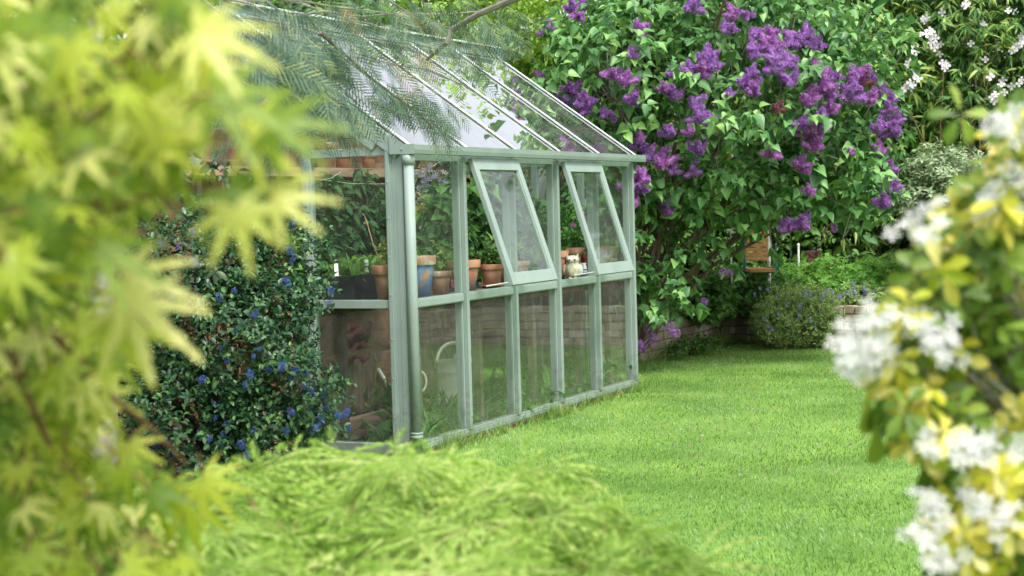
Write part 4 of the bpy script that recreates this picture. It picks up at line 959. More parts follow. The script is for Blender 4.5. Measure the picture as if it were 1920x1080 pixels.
def lilac():
    base = A([5.15, .75, GZ]); root = empty('lilac_bush', base, 'large lilac bush with purple flower panicles overhanging the far end of the greenhouse', 'lilac')
    P, O = shell(LIL, 2400, .52, .5, zmin=.30, seed=1)
    tg = [p_ for p_ in P[:90] if p_[2] > 1.35][:46]
    tg += [at(1300, 395, 14.0), at(1250, 420, 13.8), at(1330, 440, 14.3), at(1210, 440, 13.6), at(1245, 590, 13.7), at(1270, 550, 13.9), at(1190, 400, 13.2)]
    mb = MB(); branches(mb, base, tg[:14], .030, .30, 9, 7, .2, 1); branches(mb, base+A([.1, .1, .1]), tg[14:], .017, .25, 9, 6, .22, 2); mb.build('trunk', M_BARK, root)
    mb = MB(); r = np.random.default_rng(4)
    for i in range(46, 330):                       # twigs reaching through the crown
        p = P[i]; q = p-O[i]*r.uniform(.25, .6)-A([0, 0, r.uniform(.1, .5)]); 
        if q[2] > .95: mb.tube([q, (p+q)/2+r.normal(0, .03, 3), p], [.007, .005, .003], 4, False)
    o = mb.build('twigs', M_BARKG, root); o['kind'] = 'stuff'
    p, f, q, s = shoots(P, O, 6, .14, .094, up=.45, droop=.55, seed=1)
    leafobj('foliage', [(inst(HEART[0], p, f, q, s), HEART[1], 0)], [L_LILAC], root)
    # leaf sprays reaching forward at the greenhouse corner
    data = [flower_cone(k, [L_LILACF if k % 3 else L_LILACM, L_LILACF]) for k in range(8)]+[flower_cone(20, [L_BROWN, L_LILACM])]
    lobes = [basis_lobe(l) for l in LIL]; Fh = nrm(A([FW[0], FW[1], 0])); Rh = A([Fh[1], -Fh[0], 0]); Bm = A([Rh, [0, 0, 1], Fh])
    rr = random.Random(8)
    def depth(px, py):
        d0 = ray(px, py); best = None
        for c, R in lobes:
            o = Bm@(CAM-c)/R; d = Bm@d0/R; a = d@d; b = o@d; cc = o@o-1.05; D = b*b-a*cc
            if D > 0:
                t = (-b-D**.5)/a
                if best is None or t < best: best = t
        return best if best else 13.6
    def place(px, py, sc, extra=False):
        dd = depth(px, py)-.05
        if px < 1215 and 300 < py < 400: dd = 12.55
        if px < 1290 and py > 600: dd = 13.3
        p = at(px, py, dd)+A([rr.uniform(-.02, .02) for _ in range(3)])
        brown = (px, py) in ((1510, 300), (1559, 415), (1518, 474), (1653, 320), (1460, 200)) or rr.random() < .03
        o = bpy.data.objects.new('flower_panicle', data[8] if brown else data[rr.randrange(8)]); put(o, root)
        ax = Vector((rr.uniform(-.55, .25)-.25, rr.uniform(-.5, .5)-.25, rr.uniform(.15, 1.0))).normalized()
        q = ax.to_track_quat('Z', 'Y'); o.rotation_mode = 'QUATERNION'; o.rotation_quaternion = q
        L = sc*rr.uniform(.85, 1.1)*1.02; o.scale = (L*1.08, L*1.08, L)
        o.location = [float(v) for v in (p-A(ax)*.085*L-base)]
        return o
    for px, py, sc in PAN[:100]: place(px, py, sc)
    # the rest: side clusters gathered in one part
    Vs = []; 
    for px, py, sc in PAN[100:]+[(x+rr.uniform(-16, 16), y+rr.uniform(-14, 14), s_*.6) for x, y, s_ in PAN[::2]]:
        p = at(px, py, depth(px, py) if not (px < 1290 and py > 600) else 13.3)
        if px < 1215 and 300 < py < 400: p = at(px, py, 12.6)
        n = 120; a = nrm(rng.normal(size=(n, 3))); V = inst(PETAL4[0], p+a*A([.05, .05, .06])*sc*rng.uniform(.7, 1, (n, 1)), np.cross(a, rng.normal(size=(n, 3))), a, rng.uniform(.011, .016, n)); Vs.append(V)
    o = leafobj('side_flower', [(np.concatenate(Vs), PETAL4[1], 0)], [L_LILACF], root); o['kind'] = 'stuff'
    sp = []
    return root
lilac()

# ------------------------------------------------------------------ trees beyond the wall
def tree(name, label, cat, base, lobes, n, k, size, tpl, mat, bark, r0=.06, seed=0, droop=.4, group=None, inner=.45, L=None, nb=26, up=.4):
    base = A(base, float); root = empty(name, base, label, cat, group)
    P, O = shell(lobes, n, inner, .3, zmin=base[2]+.1, seed=seed)
    mb = MB(); branches(mb, base, list(P[:nb]), r0, .2, 8, 6, .12, seed); mb.build('trunk', bark, root)
    p, f, q, s = shoots(P, O, k, L or size*1.5, size, up=up, droop=droop, seed=seed)
    leafobj('crown', [(inst(tpl[0], p, f, q, s), tpl[1], 0)], [mat], root); return root
TG = 'trees beyond the garden wall'
tree('hazel_tree', 'yellow green small leaved tree behind the top of the lilac', 'tree', (9.0, 3.2, GZ), [(1080, 60, 17.5, 240, 230, 1.6), (1300, 120, 18.5, 260, 260, 1.6), (960, 220, 17, 150, 120, 1.2)], 3600, 6, .075, OVAL, L_YG, M_BARKG, .08, 21, group=TG)
tree('hazel_tree', 'bright lime tree rising over the ridge of the greenhouse', 'tree', (5.2, 4.2, GZ), [(760, -10, 14.5, 300, 160, 1.3), (900, 60, 15.5, 160, 120, 1.0)], 2200, 6, .075, OVAL, L_YG, M_BARKG, .08, 22, group=TG)
tree('hazel_tree', 'mid green tree behind the wall at the upper left corner', 'tree', (1.2, 4.2, GZ), [(330, 60, 12.5, 400, 210, 1.3), (560, 150, 13, 160, 140, .9)], 2400, 6, .08, OVAL, L_MG, M_BARKG, .08, 23, group=TG)
tree('holly_tree', 'dark evergreen rising behind the bamboo and lilac', 'tree', (13.5, .5, GZ), [(1500, 120, 21.5, 420, 330, 1.6), (1900, 120, 21, 380, 340, 1.5)], 4200, 6, .12, OVAL, L_MG, M_BARKG, .1, 24, group=TG)
# ivy-like dark climber on the wall at left
tree('wall_climber', 'dark evergreen climber spread over the brick wall left of the greenhouse', 'climber', (-2.4, 1.3, GZ), [((-2.6, 1.3, 1.5), (1.5, .9, .22)), ((-.8, 1.33, 1.9), (.9, .45, .16)), ((-4.6, 1.2, 1.4), (1.3, 1.2, .3))], 1500, 5, .06, OVAL, L_DG, M_BARK, .03, 25, inner=.3)

tree('laurel_hedge', 'dark green laurel hedge closing the gap under the lilac at the back', 'hedge', (9.2, 1.6, GZ+.3), [(1230, 440, 17.2, 170, 130, .5), (1420, 450, 17.3, 150, 120, .5), (1560, 430, 18.2, 160, 130, .5)], 1700, 6, .09, OVAL, L_MG, M_BARK, .03, 26, inner=.4)
# ------------------------------------------------------------------ bamboo hedge and the boundary on the right
def bamboo(name, label, c, R, n, seed, base, canes=60):
    root = empty(name, base, label, 'hedge'); r = np.random.default_rng(seed)
    P, O = shell([(q, w_) for q, w_ in zip(c, R)], n, .62, .2, zmin=.75, seed=seed)
    k = 7; pp = []; ff = []; nn = []; ss = []
    D = nrm(O*.55+A([0, 0, -.12])+r.normal(0, .5, (n, 3)))
    sd = nrm(np.cross(D, A([0, 0, 1.])+r.normal(0, .4, (n, 3))))
    for j in range(k):
        a = (j-(k-1)/2)*.36+r.normal(0, .1, n)
        f = nrm(D*np.cos(a)[:, None]+sd*np.sin(a)[:, None]+A([0, 0, -.30])+r.normal(0, .1, (n, 3)))
        pp.append(P+r.normal(0, .012, (n, 3))); ff.append(f); nn.append(nrm(O*.7+A([0, 0, .8])+r.normal(0, .3, (n, 3)))); ss.append(r.uniform(.10, .17, n))
    p, f, q, s = map(np.concatenate, (pp, ff, nn, ss)); S = np.stack([s*1.4, s, s], 1)
    new = np.tile(r.random(n) < (.08+.45*(P[:, 2] > P[:, 2].max()-.7)), k)  # new leaves scattered; more at the top, sunlit tone put into colour
    V = inst(LANCE[0], p, f, q, S)
    leafobj('foliage', [(V[~new], LANCE[1], 0), (V[new], LANCE[1], 1)], [L_BAMB, L_BAMBY], root)
    mb = MB()
    for i in range(canes):
        x = P[r.integers(n)]; b = A([x[0]+.3, x[1]+r.normal(0, .1), GZ+.3]); tpt = A([x[0]+r.normal(0, .1)+.1, x[1]+r.normal(0, .15), r.uniform(2.6, 3.9)])
        mb.tube([b, (b+tpt)/2+r.normal(0, .05, 3), tpt], [.011, .010, .004], 5)
    mb.build('canes', M_BARKG, root); return root
c0 = at(1600, 170, 17.6); c1 = at(1880, 180, 17.2)
bamboo('bamboo_hedge', 'tall dark green bamboo hedge across the back right of the garden', [c0, c1, at(1720, 100, 17.5), at(1740, 330, 17.6)], [A([1.3, 2.1, .9]), A([1.2, 2.2, .9]), A([1.2, 1.7, .8]), A([1.5, .95, .7])], 8200, 51, (c0[0], c0[1], GZ+.33), 34)
c2 = A([7.9, -4.3, 1.9]); c3 = A([5.4, -6.4, 1.8])
bamboo('bamboo_hedge', 'bamboo hedge along the right boundary just out of the picture', [c2, c3], [A([1.6, 2.0, 1.2]), A([1.8, 1.9, 1.2])], 2300, 52, (c2[0], c2[1], GZ+.33), 30)

# clematis over the bamboo
def clematis():
    base = at(1760, 480, 16.6); root = empty('clematis', (base[0], base[1], GZ+.33), 'white flowered clematis scrambling over the bamboo hedge', 'clematis')
    me = leafobj('flower', [(inst(FL4[0], A([[0, 0, 0.]]), A([[0, 1, 0.]]), A([[0, 0, 1.]]), .078), FL4[1], 0)], [L_PINKW], data_only=True, o0=np.zeros(3))
    mb0 = MB(); mb0.ball((0, 0, .004), .006, 6, 4)
    pts = [(990,105),(1012,98),(1030,170),(975,195),(1010,190),(1030,205),(1045,180),(1065,215),(1040,240),(1070,250),(1090,250),(1060,268),(1085,305),(940,262),(955,290),(930,285),(930,320),(915,345),(925,370),(905,362),(938,335),(945,400),(950,430),(965,442),(935,420),(920,465),(935,480),(905,480),(890,495),(925,495),(880,512),(860,545),(1100,355),(1120,355),(1115,385),(1128,370),(1335,140),(1325,130),(1235,20),(1228,32),(1340,335),(1365,420),(1372,432),(1430,475),(1380,545),(1400,530),(1405,560),(1420,545),(1390,570),(1450,520),(1440,450),(1490,485),(1502,275),(1520,265),(1490,285),(1545,245),(1540,200),(1400,650),(1545,450),(1530,470),(1555,225),(1260,245),(1470,62),(1098,70),(1000,118)]
    r = random.Random(5)
    for x, y in pts:
        o = bpy.data.objects.new('flower', me); put(o, root); p = at(1400+x/3+r.uniform(-1, 1), y/3, 16.35+r.uniform(-.1, .1))
        v = Vector(nrm(CAM-p)+A([r.gauss(0, .35), r.gauss(0, .35), .15+r.gauss(0, .3)])); o.rotation_mode = 'QUATERNION'; o.rotation_quaternion = v.to_track_quat('Z', 'Y')
        s = r.uniform(.85, 1.2); o.scale = (s, s, s); o.location = [float(q) for q in p-A(root.location)]
    mb = MB()
    for a in (((1000, 100), (1060, 260), (1110, 380), (1090, 700)), ((940, 260), (930, 360), (950, 440), (870, 530), (1000, 800)), ((1540, 200), (1500, 290), (1340, 330), (1250, 900)), ((1550, 450), (1400, 560), (1400, 650), (1200, 1100)), ((1230, 20), (1330, 140), (1360, 420), (1300, 900))):
        mb.tube([at(1400+x/3, y/3, 16.5) for x, y in a]+[A([base[0], base[1], GZ+.33])], .006, 5)
    mb.build('vine', M_BARKR, root)
clematis()

# ------------------------------------------------------------------ bed planting
def mound(name, label, cat, lobes, n, k, size, tpl, mat, seed, blue=None, group=None, droop=.1, base=None, inner=.55, up=.5, L=None):
    c = basis_lobe(lobes[0])[0] if len(lobes[0]) == 6 else A(lobes[0][0], float)
    b = A([c[0], c[1], GZ+.33]) if base is None else A(base, float)
    root = empty(name, b, label, cat, group); P, O = shell(lobes, n, inner, .38, zmin=GZ, seed=seed)
    mb = MB(); branches(mb, b, list(P[:22]), .008, .1, 4, 5, .3, seed); mb.build('stems', M_BARKG, root)
    p, f, q, s = shoots(P, O, k, L or size*1.4, size, up=up, droop=droop, seed=seed); leafobj('foliage', [(inst(tpl[0], p, f, q, s), tpl[1], 0)], [mat], root)
    if blue:
        r = np.random.default_rng(seed+5); me = None
        for x, y, d in blue:
            c_ = at(x, y, d); a = r.normal(0, .0075, (7, 3)); nn = nrm(CAM-c_+r.normal(0, 6, (7, 3)))
            leafobj('flower', [(inst(FL5[0], c_+a, np.cross(nn, r.normal(size=(7, 3))), nn, .022), FL5[1], 0)], [L_BLUEV], root)
    return root
L_BLUEV = leafmat('violet_blue_petal', [(.22, .21, .52), (.36, .35, .66)], .6, .25, .2)
r = random.Random(12)
bl = [(1480+r.gauss(0, 45), 548+r.gauss(0, 8)+abs(r.gauss(0, 6)), 15.35) for _ in range(22)]+[(1432, 598, 15.1), (1447, 618, 15.0), (1440, 612, 15.0), (1498, 592, 14.95), (1500, 575, 15), (1520, 600, 15), (1475, 570, 15), (1460, 590, 15), (1540, 560, 15.1)]
mound('cushion_shrub', 'rounded grey green cushion shrub with tiny violet flowers spilling over the brick wall', 'shrub', [(1500, 600, 15.35, 78, 50, .30), (1455, 600, 15.3, 42, 42, .24), (1545, 596, 15.4, 40, 40, .24), (1500, 560, 15.7, 70, 22, .3)], 2600, 7, .026, OVALS, L_CUSH, 81, bl, inner=.6)
mound('violet_plant', 'low plant with blue violet flowers right of the cushion shrub', 'flowering plant', [(1620, 560, 15.8, 60, 22, .3)], 500, 6, .03, OVALS, L_CUSH, 82, [(1600+r.gauss(0, 28), 546+r.gauss(0, 7), 15.6) for _ in range(22)])
mound('lime_mound', 'lime green lobed leaf mound above the cushion shrub', 'plant', [(1530, 520, 16.2, 62, 34, .35), (1560, 545, 16.1, 50, 26, .3)], 420, 5, .062, FL5, L_GERAN, 83, group='lobed leaf mounds in the raised bed')
mound('lime_mound', 'lime green lobed leaf mound at the right end of the bed', 'plant', [(1645, 515, 16.2, 48, 26, .3), (1665, 535, 16.1, 55, 26, .3)], 380, 5, .062, FL5, L_GERAN, 84, group='lobed leaf mounds in the raised bed')
mound('lime_mound', 'lobed leaf mound under the lilac above the brick corner', 'plant', [(1430, 535, 16.0, 50, 30, .3), (1390, 560, 15.9, 45, 20, .3)], 380, 5, .058, FL5, L_FERN, 85, group='lobed leaf mounds in the raised bed')
mound('dark_ground_plant', 'dark green leafy plant under the lilac along the brick wall', 'plant', [(1320, 560, 15.25, 50, 34, .25), (1365, 550, 16.0, 50, 30, .3)], 620, 5, .07, HEART, L_MG, 86)
mound('palmate_plant', 'dark plant with five fingered leaves at the foot of the bamboo', 'plant', [(1590, 492, 16.9, 30, 14, .2), (1625, 500, 16.9, 24, 14, .2)], 60, 5, .12, OBOV, L_MG, 87, droop=.05, L=.01)
mound('variegated_shrub', 'small pale variegated shrub in front of the bamboo hedge', 'shrub', [(1775, 320, 15.6, 70, 40, .4), (1760, 380, 15.6, 80, 60, .4), (1830, 400, 15.5, 90, 110, .5)], 1700, 6, .05, OVAL, L_GREY, 88)
mound('wall_foot_weed', 'dark green weeds growing at the foot of the brick wall corner', 'weeds', [(1310, 645, 14.9, 38, 12, .12), (1270, 655, 14.5, 22, 8, .1)], 160, 5, .035, OVAL, L_MG, 89, base=A([*BED[2], GZ]))
mound('added_low_hedge', 'unseen low leafy hedge added on the right to keep the brick wall out of the pane reflections', 'hedge', [((*(BED[-2]+A([-.25, .2])), .35), (.75, .42, .5)), ((*(BED[-2]*.5+BED[-1]*.5), .35), (.9, .42, .7)), ((*(BED[-1]+A([-.2, .1])), .35), (.8, .42, .7)), ((*(BED[-3]*.35+BED[-2]*.65), .30), (.6, .36, .7))], 2200, 6, .06, OVAL, L_MG, 93, base=(*(BED[-2]+A([-.1, .1])), GZ))  # added out of view so the lower panes do not reflect bricks
# garden chair seen through the lilac, posts and a stack of pots
def garden_seat():
    p = at(1418, 450, 15.9); sc = 15.9/FPX
    root = empty('garden_chair', (p[0], p[1], GZ+.33), 'orange brown timber seat back glimpsed through the lilac leaves', 'garden chair')
    Rv = nrm(A([RT[0], RT[1], 0])); U = A([0, 0, 1.]); Fv = A([FW[0], FW[1], 0])
    W, H = 46*sc, 34*sc; c = p
    mb = MB()
    for i in range(-3, 4): z = -H/2+i*H/4+.01; mb.bar(c-Rv*W/2+U*(z+.03), c+Rv*W/2+U*(z+.03), .03, H/4-.008, U)
    mb.build('backrest', M_ORANGE, root)
    for s in (-1, 1):
        q = c+Rv*s*W/2; mb = MB(); mb.tube([(q[0], q[1], GZ+.33), (q[0], q[1], q[2]+H*.8)], .018, 8); mb.build('leg', M_TEAL if s < 0 else M_ZINC, root)
    mb = MB(); s0 = A([c[0], c[1], GZ+.33+.40]); mb.bar(s0-Rv*W/2-Fv*.2, s0+Rv*W/2-Fv*.2, .40, .03, U); mb.build('seat', M_ORANGE, root)
garden_seat()
mb = MB(); p = at(1370, 432, 15.7)
root = empty('garden_sign', (p[0], p[1], GZ+.33), 'small white tilted plate on a thin stake under the lilac', 'plate')
mb.tube([(p[0], p[1], GZ+.33), tuple(p)], .008, 6); mb.build('stake', M_ZINC, root)
mb = MB(); mb.bar(p-RT*.06+A([0, 0, .03]), p+RT*.06-A([0, 0, .02]), .02, .05); mb.build('plate', M_LABEL, root, bevel=.003)
for i, (x, y) in enumerate(((1497, 500), (1455, 510))):
    p = at(x, y, 16.3); mb = MB(); mb.tube([(p[0], p[1], GZ+.33), tuple(at(x, 460, 16.3))], .012, 8); mb.ball(tuple(at(x, 459, 16.3)), .016, 8, 5)
    o = mb.build('garden_stake', M_TEAL if i else M_ZINC); tag(o, ('pale metal stake standing in the raised bed under the lilac', 'teal painted stake beside the orange seat under the lilac')[i], 'stake')
p = at(1325, 525, 15.6); c = A([p[0], p[1], GZ+.33]); root = empty('stacked_pots', c, 'stack of terracotta pans standing on the raised bed under the lilac', 'pots'); H_ = p[2]-c[2]
for i in range(3): potmesh(c+A([0, 0, H_*.8*i/2]), .075, H_*.24, M_TERRA, M_TERRA, root, name='pan')

# ------------------------------------------------------------------ ceanothus with blue flowers
def ceanothus():
    lob = [(370, 500, 8.3, 130, 110, .32), (430, 640, 8.1, 150, 130, .38), (560, 500, 8.4, 60, 90, .18), (520, 580, 8.3, 70, 70, .2), (545, 740, 8.0, 95, 80, .25), (340, 790, 8.0, 120, 110, .35), (500, 800, 8.0, 90, 80, .25), (150, 620, 8.4, 160, 240, .4), (590, 800, 8.0, 55, 30, .15), (460, 430, 8.5, 90, 60, .2)]
    b = at(430, 700, 8.3); base = A([b[0], b[1], GZ]); root = empty('ceanothus', base, 'dark glossy ceanothus shrub dotted with blue flower clusters left of the greenhouse', 'ceanothus')
    P, O = shell(lob, 3400, .4, .28, zmin=GZ+.05, seed=3)
    mb = MB(); branches(mb, base, list(P[:60]), .014, .2, 8, 6, .15, 3); mb.build('stems', M_BARKR, root)
    p, f, q, s = shoots(P, O, 8, .08, .039, up=.5, droop=.0, seed=3); leafobj('foliage', [(inst(OVALS[0], p, f, q, s*A(1.0)), OVALS[1], 0)], [L_CEAN], root)
    pts = [(195,215),(258,272),(630,228),(645,118),(415,385),(420,540),(360,605),(495,475),(510,610),(490,640),(555,650),(600,680),(650,695),(640,715),(685,750),(710,780),(760,795),(335,825),(340,880),(455,750),(475,710),(385,660),(635,855),(720,855),(490,925),(440,985),(465,1025),(315,965),(275,935),(145,975),(108,990),(165,1035),(725,920),(750,890),(860,920),(770,840),(615,350),(290,730),(383,905),(170,400),(130,200),(615,930),(785,430),(790,385),(640,265),(250,155),(355,410),(370,945),(545,690),(820,870),(850,860),(690,700)]
    r = np.random.default_rng(31); datas = []
    for v in range(4):
        n = 90; a = nrm(r.normal(size=(n, 3))); Pp = a*A([.016, .016, .026])*r.uniform(.75, 1.05, (n, 1)); datas.append(leafobj('flower_cluster', [(inst(PETAL4[0], Pp, np.cross(a, r.normal(size=(n, 3))), a, .0085), PETAL4[1], 0)], [L_BLUE], data_only=True, o0=np.zeros(3)))
    rr = random.Random(6)
    for i, (x, y) in enumerate(pts):
        px, py = 240+x/2.076, 360+y/2.076; d = 7.72 if px < 560 else 7.85
        o = bpy.data.objects.new('flower_cluster', datas[i % 4]); put(o, root); o.location = [float(q) for q in at(px, py, d+rr.uniform(-.05, .12))-base]
        o.rotation_euler = (rr.uniform(-.9, .9), rr.uniform(-.9, .9), rr.uniform(0, 6)); s = rr.uniform(.6, 1.3); o.scale = (s, s, s)
ceanothus()
# potting table behind the ceanothus with a pale stone on it
p = at(505, 565, 9.3); plank_bench('potting_table', 'low brown timber table behind the ceanothus shrub', p[0]-.35, p[0]+.30, p[1]-.05, p[1]+.42, p[2], (p[0]-.30, p[0]+.25), M_WOOD)
mb = MB(); c = at(462, 545, 9.25); mb.lathe([(.03, 0), (.075, .015), (.085, .05), (.06, .085), (.02, .095), (.0001, .096)], (c[0], p[1]+.1, p[2]+.003), 14, 1.2, .8)
o = mb.build('pale_stone', M_CREAM, smooth=True); tag(o, 'rounded cream stone resting on the timber table behind the ceanothus', 'stone')

# ------------------------------------------------------------------ mimosa with feathery fronds hanging over the roof
def mimosa():
    base = A(at(180, 600, 6.4)); base[2] = GZ; root = empty('mimosa_tree', base, 'mimosa tree with feathery blue green fronds hanging over the greenhouse roof', 'mimosa')
    r = np.random.default_rng(15)
    reg = [(480, 60, 5.2, 100, 80), (540, 130, 5.4, 100, 80), (620, 70, 5.6, 120, 80), (690, 175, 6.2, 80, 40), (600, 215, 5.6, 70, 40), (480, 220, 5.2, 80, 40), (860, 60, 6.4, 90, 60), (760, 30, 6.0, 120, 60), (910, 20, 6.4, 70, 40), (440, 130, 5.0, 50, 70), (900, 110, 7.4, 45, 28), (740, 120, 6.2, 80, 40)]
    wt = A([115, 100, 80, 16, 26, 60, 30, 45, 16, 60, 4, 10]); P = []; D = []
    for (x, y, d, rx, ry), n in zip(reg, wt):
        for _ in range(int(n*1.05)):
            P.append(at(x+r.normal(0, rx*.5), y+r.normal(0, ry*.5), d*1.12+r.normal(0, .35)))
            D.append(nrm(RT*r.uniform(.1, 1.2)-UPV*r.uniform(.15, 1.1)-FW*r.normal(0, .5)))
    for _ in range(60):   # the long tips trailing over the roof
        t = r.random(); P.append(at(705+t*125+r.normal(0, 12), 150+t*70+r.normal(0, 16), 7.6+r.normal(0, .2))); D.append(nrm(RT*r.uniform(.4, 1.0)-UPV*r.uniform(.4, 1.1)+r.normal(0, .2, 3)))
    P = A(P); D = A(D); n = len(P); nn = nrm(A([-.3, -.3, 1.])+r.normal(0, .6, (n, 3)))
    S = r.uniform(.12, .21, n); old = r.random(n) < .015
    V = inst(FEATHER[0], P, D, nn, S)
    leafobj('fronds', [(V[~old], FEATHER[1], 0), (V[old], FEATHER[1], 1)], [L_ACAC, L_ACACO], root)
    mb = MB(); T = base+A([0, 0, 3.6]); mb.tube([base, base+A([.05, 0, 1.5]), T], [.06, .05, .035], 10)
    hub = at(180, -260, 6.0); branches(mb, at(330, -40, 6.3), [at(x, y, d*1.1) for x, y, d, *_ in reg], .009, .12, 9, 6, .2, 15, .09); mb.tube([T, at(240, -150, 6.2), at(330, -40, 6.3)], [.03, .02, .013], 8)
    mb.tube([at(985, -10, 6.6), at(900, 25, 6.7), at(848, 55, 6.8), at(838, 80, 6.8), at(800, 112, 6.9)], [.016, .014, .013, .011, .006], 8)
    mb.tube([T, at(500, -180, 6.2), at(800, -120, 6.4), at(985, -10, 6.6)], [.03, .025, .02, .016], 8)
    mb.tube([at(725, 120, 7.), at(800, 130, 7.2), at(870, 160, 7.3), at(905, 185, 7.4)], [.004, .004, .003, .002], 5)
    mb.tube([at(600, 60, 6.), at(700, 150, 7.1), at(790, 215, 7.4), at(850, 270, 7.5)], [.008, .006, .004, .002], 5)
    mb.build('trunk', M_BARKG, root)
mimosa()

# ------------------------------------------------------------------ foreground Japanese maple (left)
def inpoly(x, y, poly):
    c = False; n = len(poly)
    for i in range(n):
        x1, y1 = poly[i]; x2, y2 = poly[(i+1) % n]
        if (y1 > y) != (y2 > y) and x < (x2-x1)*(y-y1)/(y2-y1)+x1: c = not c
    return c
def petioles(mb, P, root, seed, par, r0=.0016):
    r = np.random.default_rng(seed); mb = MB()
    for p in P: 
        h = p+(root-p)*r.uniform(.04, .1)+r.normal(0, .01, 3); mb.tube([h, (h+p)/2+A([0, 0, .004]), p], [r0*1.3, r0, r0*.8], 4, False)
    o = mb.build('leaf_stalks', M_BARKR, par); o['kind'] = 'stuff'
def maple():
    base = A(at(-160, 600, 1.75)); base[2] = GZ; root = empty('japanese_maple', base, 'yellow green japanese maple with palmate leaves close at the left of the picture', 'maple tree')
    r = np.random.default_rng(23)
    poly = [(-80, -60), (350, -60), (370, 60), (395, 120), (400, 200), (330, 250), (330, 320), (300, 370), (230, 390), (170, 450), (170, 560), (220, 600), (215, 700), (180, 780), (160, 830), (260, 870), (340, 905), (360, 960), (340, 1140), (-80, 1140)]
    P = []; D = []; S = []; up = []
    while len(P) < 600:
        x, y = r.uniform(-80, 460), r.uniform(-60, 1140)
        if not inpoly(x, y, poly): continue
        lower = y > 560; d = r.uniform(1.28, 1.75) if not lower else r.uniform(1.75, 2.35)
        if r.random() < .35: d += .35
        P.append(at(x, y, d)); S.append(r.uniform(.036, .053))
        D.append(nrm(RT*r.uniform(-.3, 1.1)-UPV*r.uniform(.0, .9)+r.normal(0, .25, 3)-FW*.1)); up.append(nrm(UPV*.75-FW*.55-RT*.1+r.normal(0, .28, 3)))
    for x, y, d, dx, dy, s in ((500, 235, 1.3, 1, -.12, .060), (470, 255, 1.3, 1, -.05, .055), (510, 370, 1.3, 1, -.1, .05), (430, 350, 1.3, .8, .5, .065), (440, 390, 1.28, .3, 1, .05), (230, 520, 1.45, 1, .15, .07), (240, 570, 1.5, 1, .55, .078), (200, 600, 1.5, .8, .9, .07), (210, 660, 1.9, .7, .9, .055), (190, 740, 1.95, .5, 1, .055),
                               (120, 770, 1.95, 0, 1, .06), (120, 940, 1.95, .25, 1, .06), (350, 930, 1.95, .2, 1, .07), (380, 900, 1.95, .6, .7, .062), (300, 920, 1.95, .1, 1, .06), (60, 880, 1.9, 0, 1, .06), (180, 460, 1.35, 1, .4, .06), (400, 180, 1.25, 1, .3, .065), (370, 60, 1.2, 1, .25, .06), (240, 830, 1.95, .4, 1, .05)):
        P.append(at(x, y, d)); D.append(nrm(RT*dx-UPV*dy-FW*.15)); S.append(s); up.append(nrm(UPV*.5-FW*.8+r.normal(0, .12, 3)))
    P = A(P); D = A(D); S = A(S); up = A(up); up = nrm(up)
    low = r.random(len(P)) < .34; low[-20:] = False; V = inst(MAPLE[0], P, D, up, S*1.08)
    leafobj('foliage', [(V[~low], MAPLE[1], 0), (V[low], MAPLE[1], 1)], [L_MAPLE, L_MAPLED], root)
    mb = MB(); hub = at(-60, 500, 1.7)
    mb.tube([base, base+(hub-base)*.5+A([.02, .03, 0]), hub], [.028, .024, .018], 8)
    tg = [at(x, y, d) for x, y, d in ((150, 60, 1.5), (350, 120, 1.4), (420, 250, 1.4), (380, 350, 1.4), (200, 420, 1.5), (250, 560, 1.6), (150, 650, 1.9), (200, 740, 2.0), (100, 850, 2.0), (350, 870, 2.05), (200, 980, 2.0), (60, 250, 1.5), (40, 700, 1.9), (0, 30, 1.5))]
    branches(mb, hub, tg, .007, .1, 8, 6, .25, 23); petioles(mb, P, hub, 3, root); mb.build('trunk', M_BARKR, root)
maple()
# cut-leaf maple mound along the bottom
def cutleaf():
    top = [(200, 900), (430, 885), (520, 835), (640, 822), (720, 838), (800, 832), (900, 850), (1000, 880), (1080, 930), (1150, 985), (1250, 1040), (1330, 1075)]
    xs_ = [t[0] for t in top]; ys_ = [t[1] for t in top]
    b = at(640, 1400, 2.9); base = A([b[0], b[1], GZ]); root = empty('cutleaf_maple', base, 'low mound of lime green cut leaved maple along the bottom of the picture', 'maple bush')
    r = np.random.default_rng(29); P = []; D = []; Hb = []
    while len(Hb) < 80:
        x = r.uniform(120, 1330); yt = np.interp(x, xs_, ys_); y = yt+25+abs(r.normal(0, 1))*120
        if y > 1180: continue
        Hb.append((x, y))
    Hb += [(1000, 872), (1075, 945), (1160, 1005), (1240, 1050), (560, 852), (640, 845), (770, 860), (470, 900), (920, 868), (700, 858), (840, 862)]
    for x, y in Hb:
        t = (y-820)/300; d = 3.5-1.15*t+r.normal(0, .12); h = at(x, y, d); out = nrm(RT*((x-640)/520+r.normal(0, .35))-FW*r.uniform(.3, 1.)+A([0, 0, -.1]))
        sd = nrm(np.cross(out, A([0, 0, 1.])))
        for j in range(7):
            a_ = (j-3)*.42+r.normal(0, .15); f = out*cos(a_)+sd*sin(a_); P.append(h+f*r.uniform(.0, .05)+out*.03*r.random()); D.append(nrm(f+A([0, 0, -r.uniform(.1, .75)])))
    P = A(P); D = A(D); n = len(P); V = inst(DISS[0], P, D, nrm(A([0, 0, .8])-FW*.35+r.normal(0, .2, (n, 3))), r.uniform(.11, .18, n))
    leafobj('foliage', [(V, DISS[1], 0)], [L_DISS], root)
    mb = MB(); hub = base+A([0, 0, .45]); mb.tube([base, base+A([.03, .02, .25]), hub], [.035, .03, .025], 8)
    branches(mb, hub, list(P[:420:7]-A([0, 0, .01])), .009, .35, 7, 5, .2, 29); petioles(mb, P[:300], hub, 4, root, .0012); mb.build('trunk', M_BARKR, root)
cutleaf()

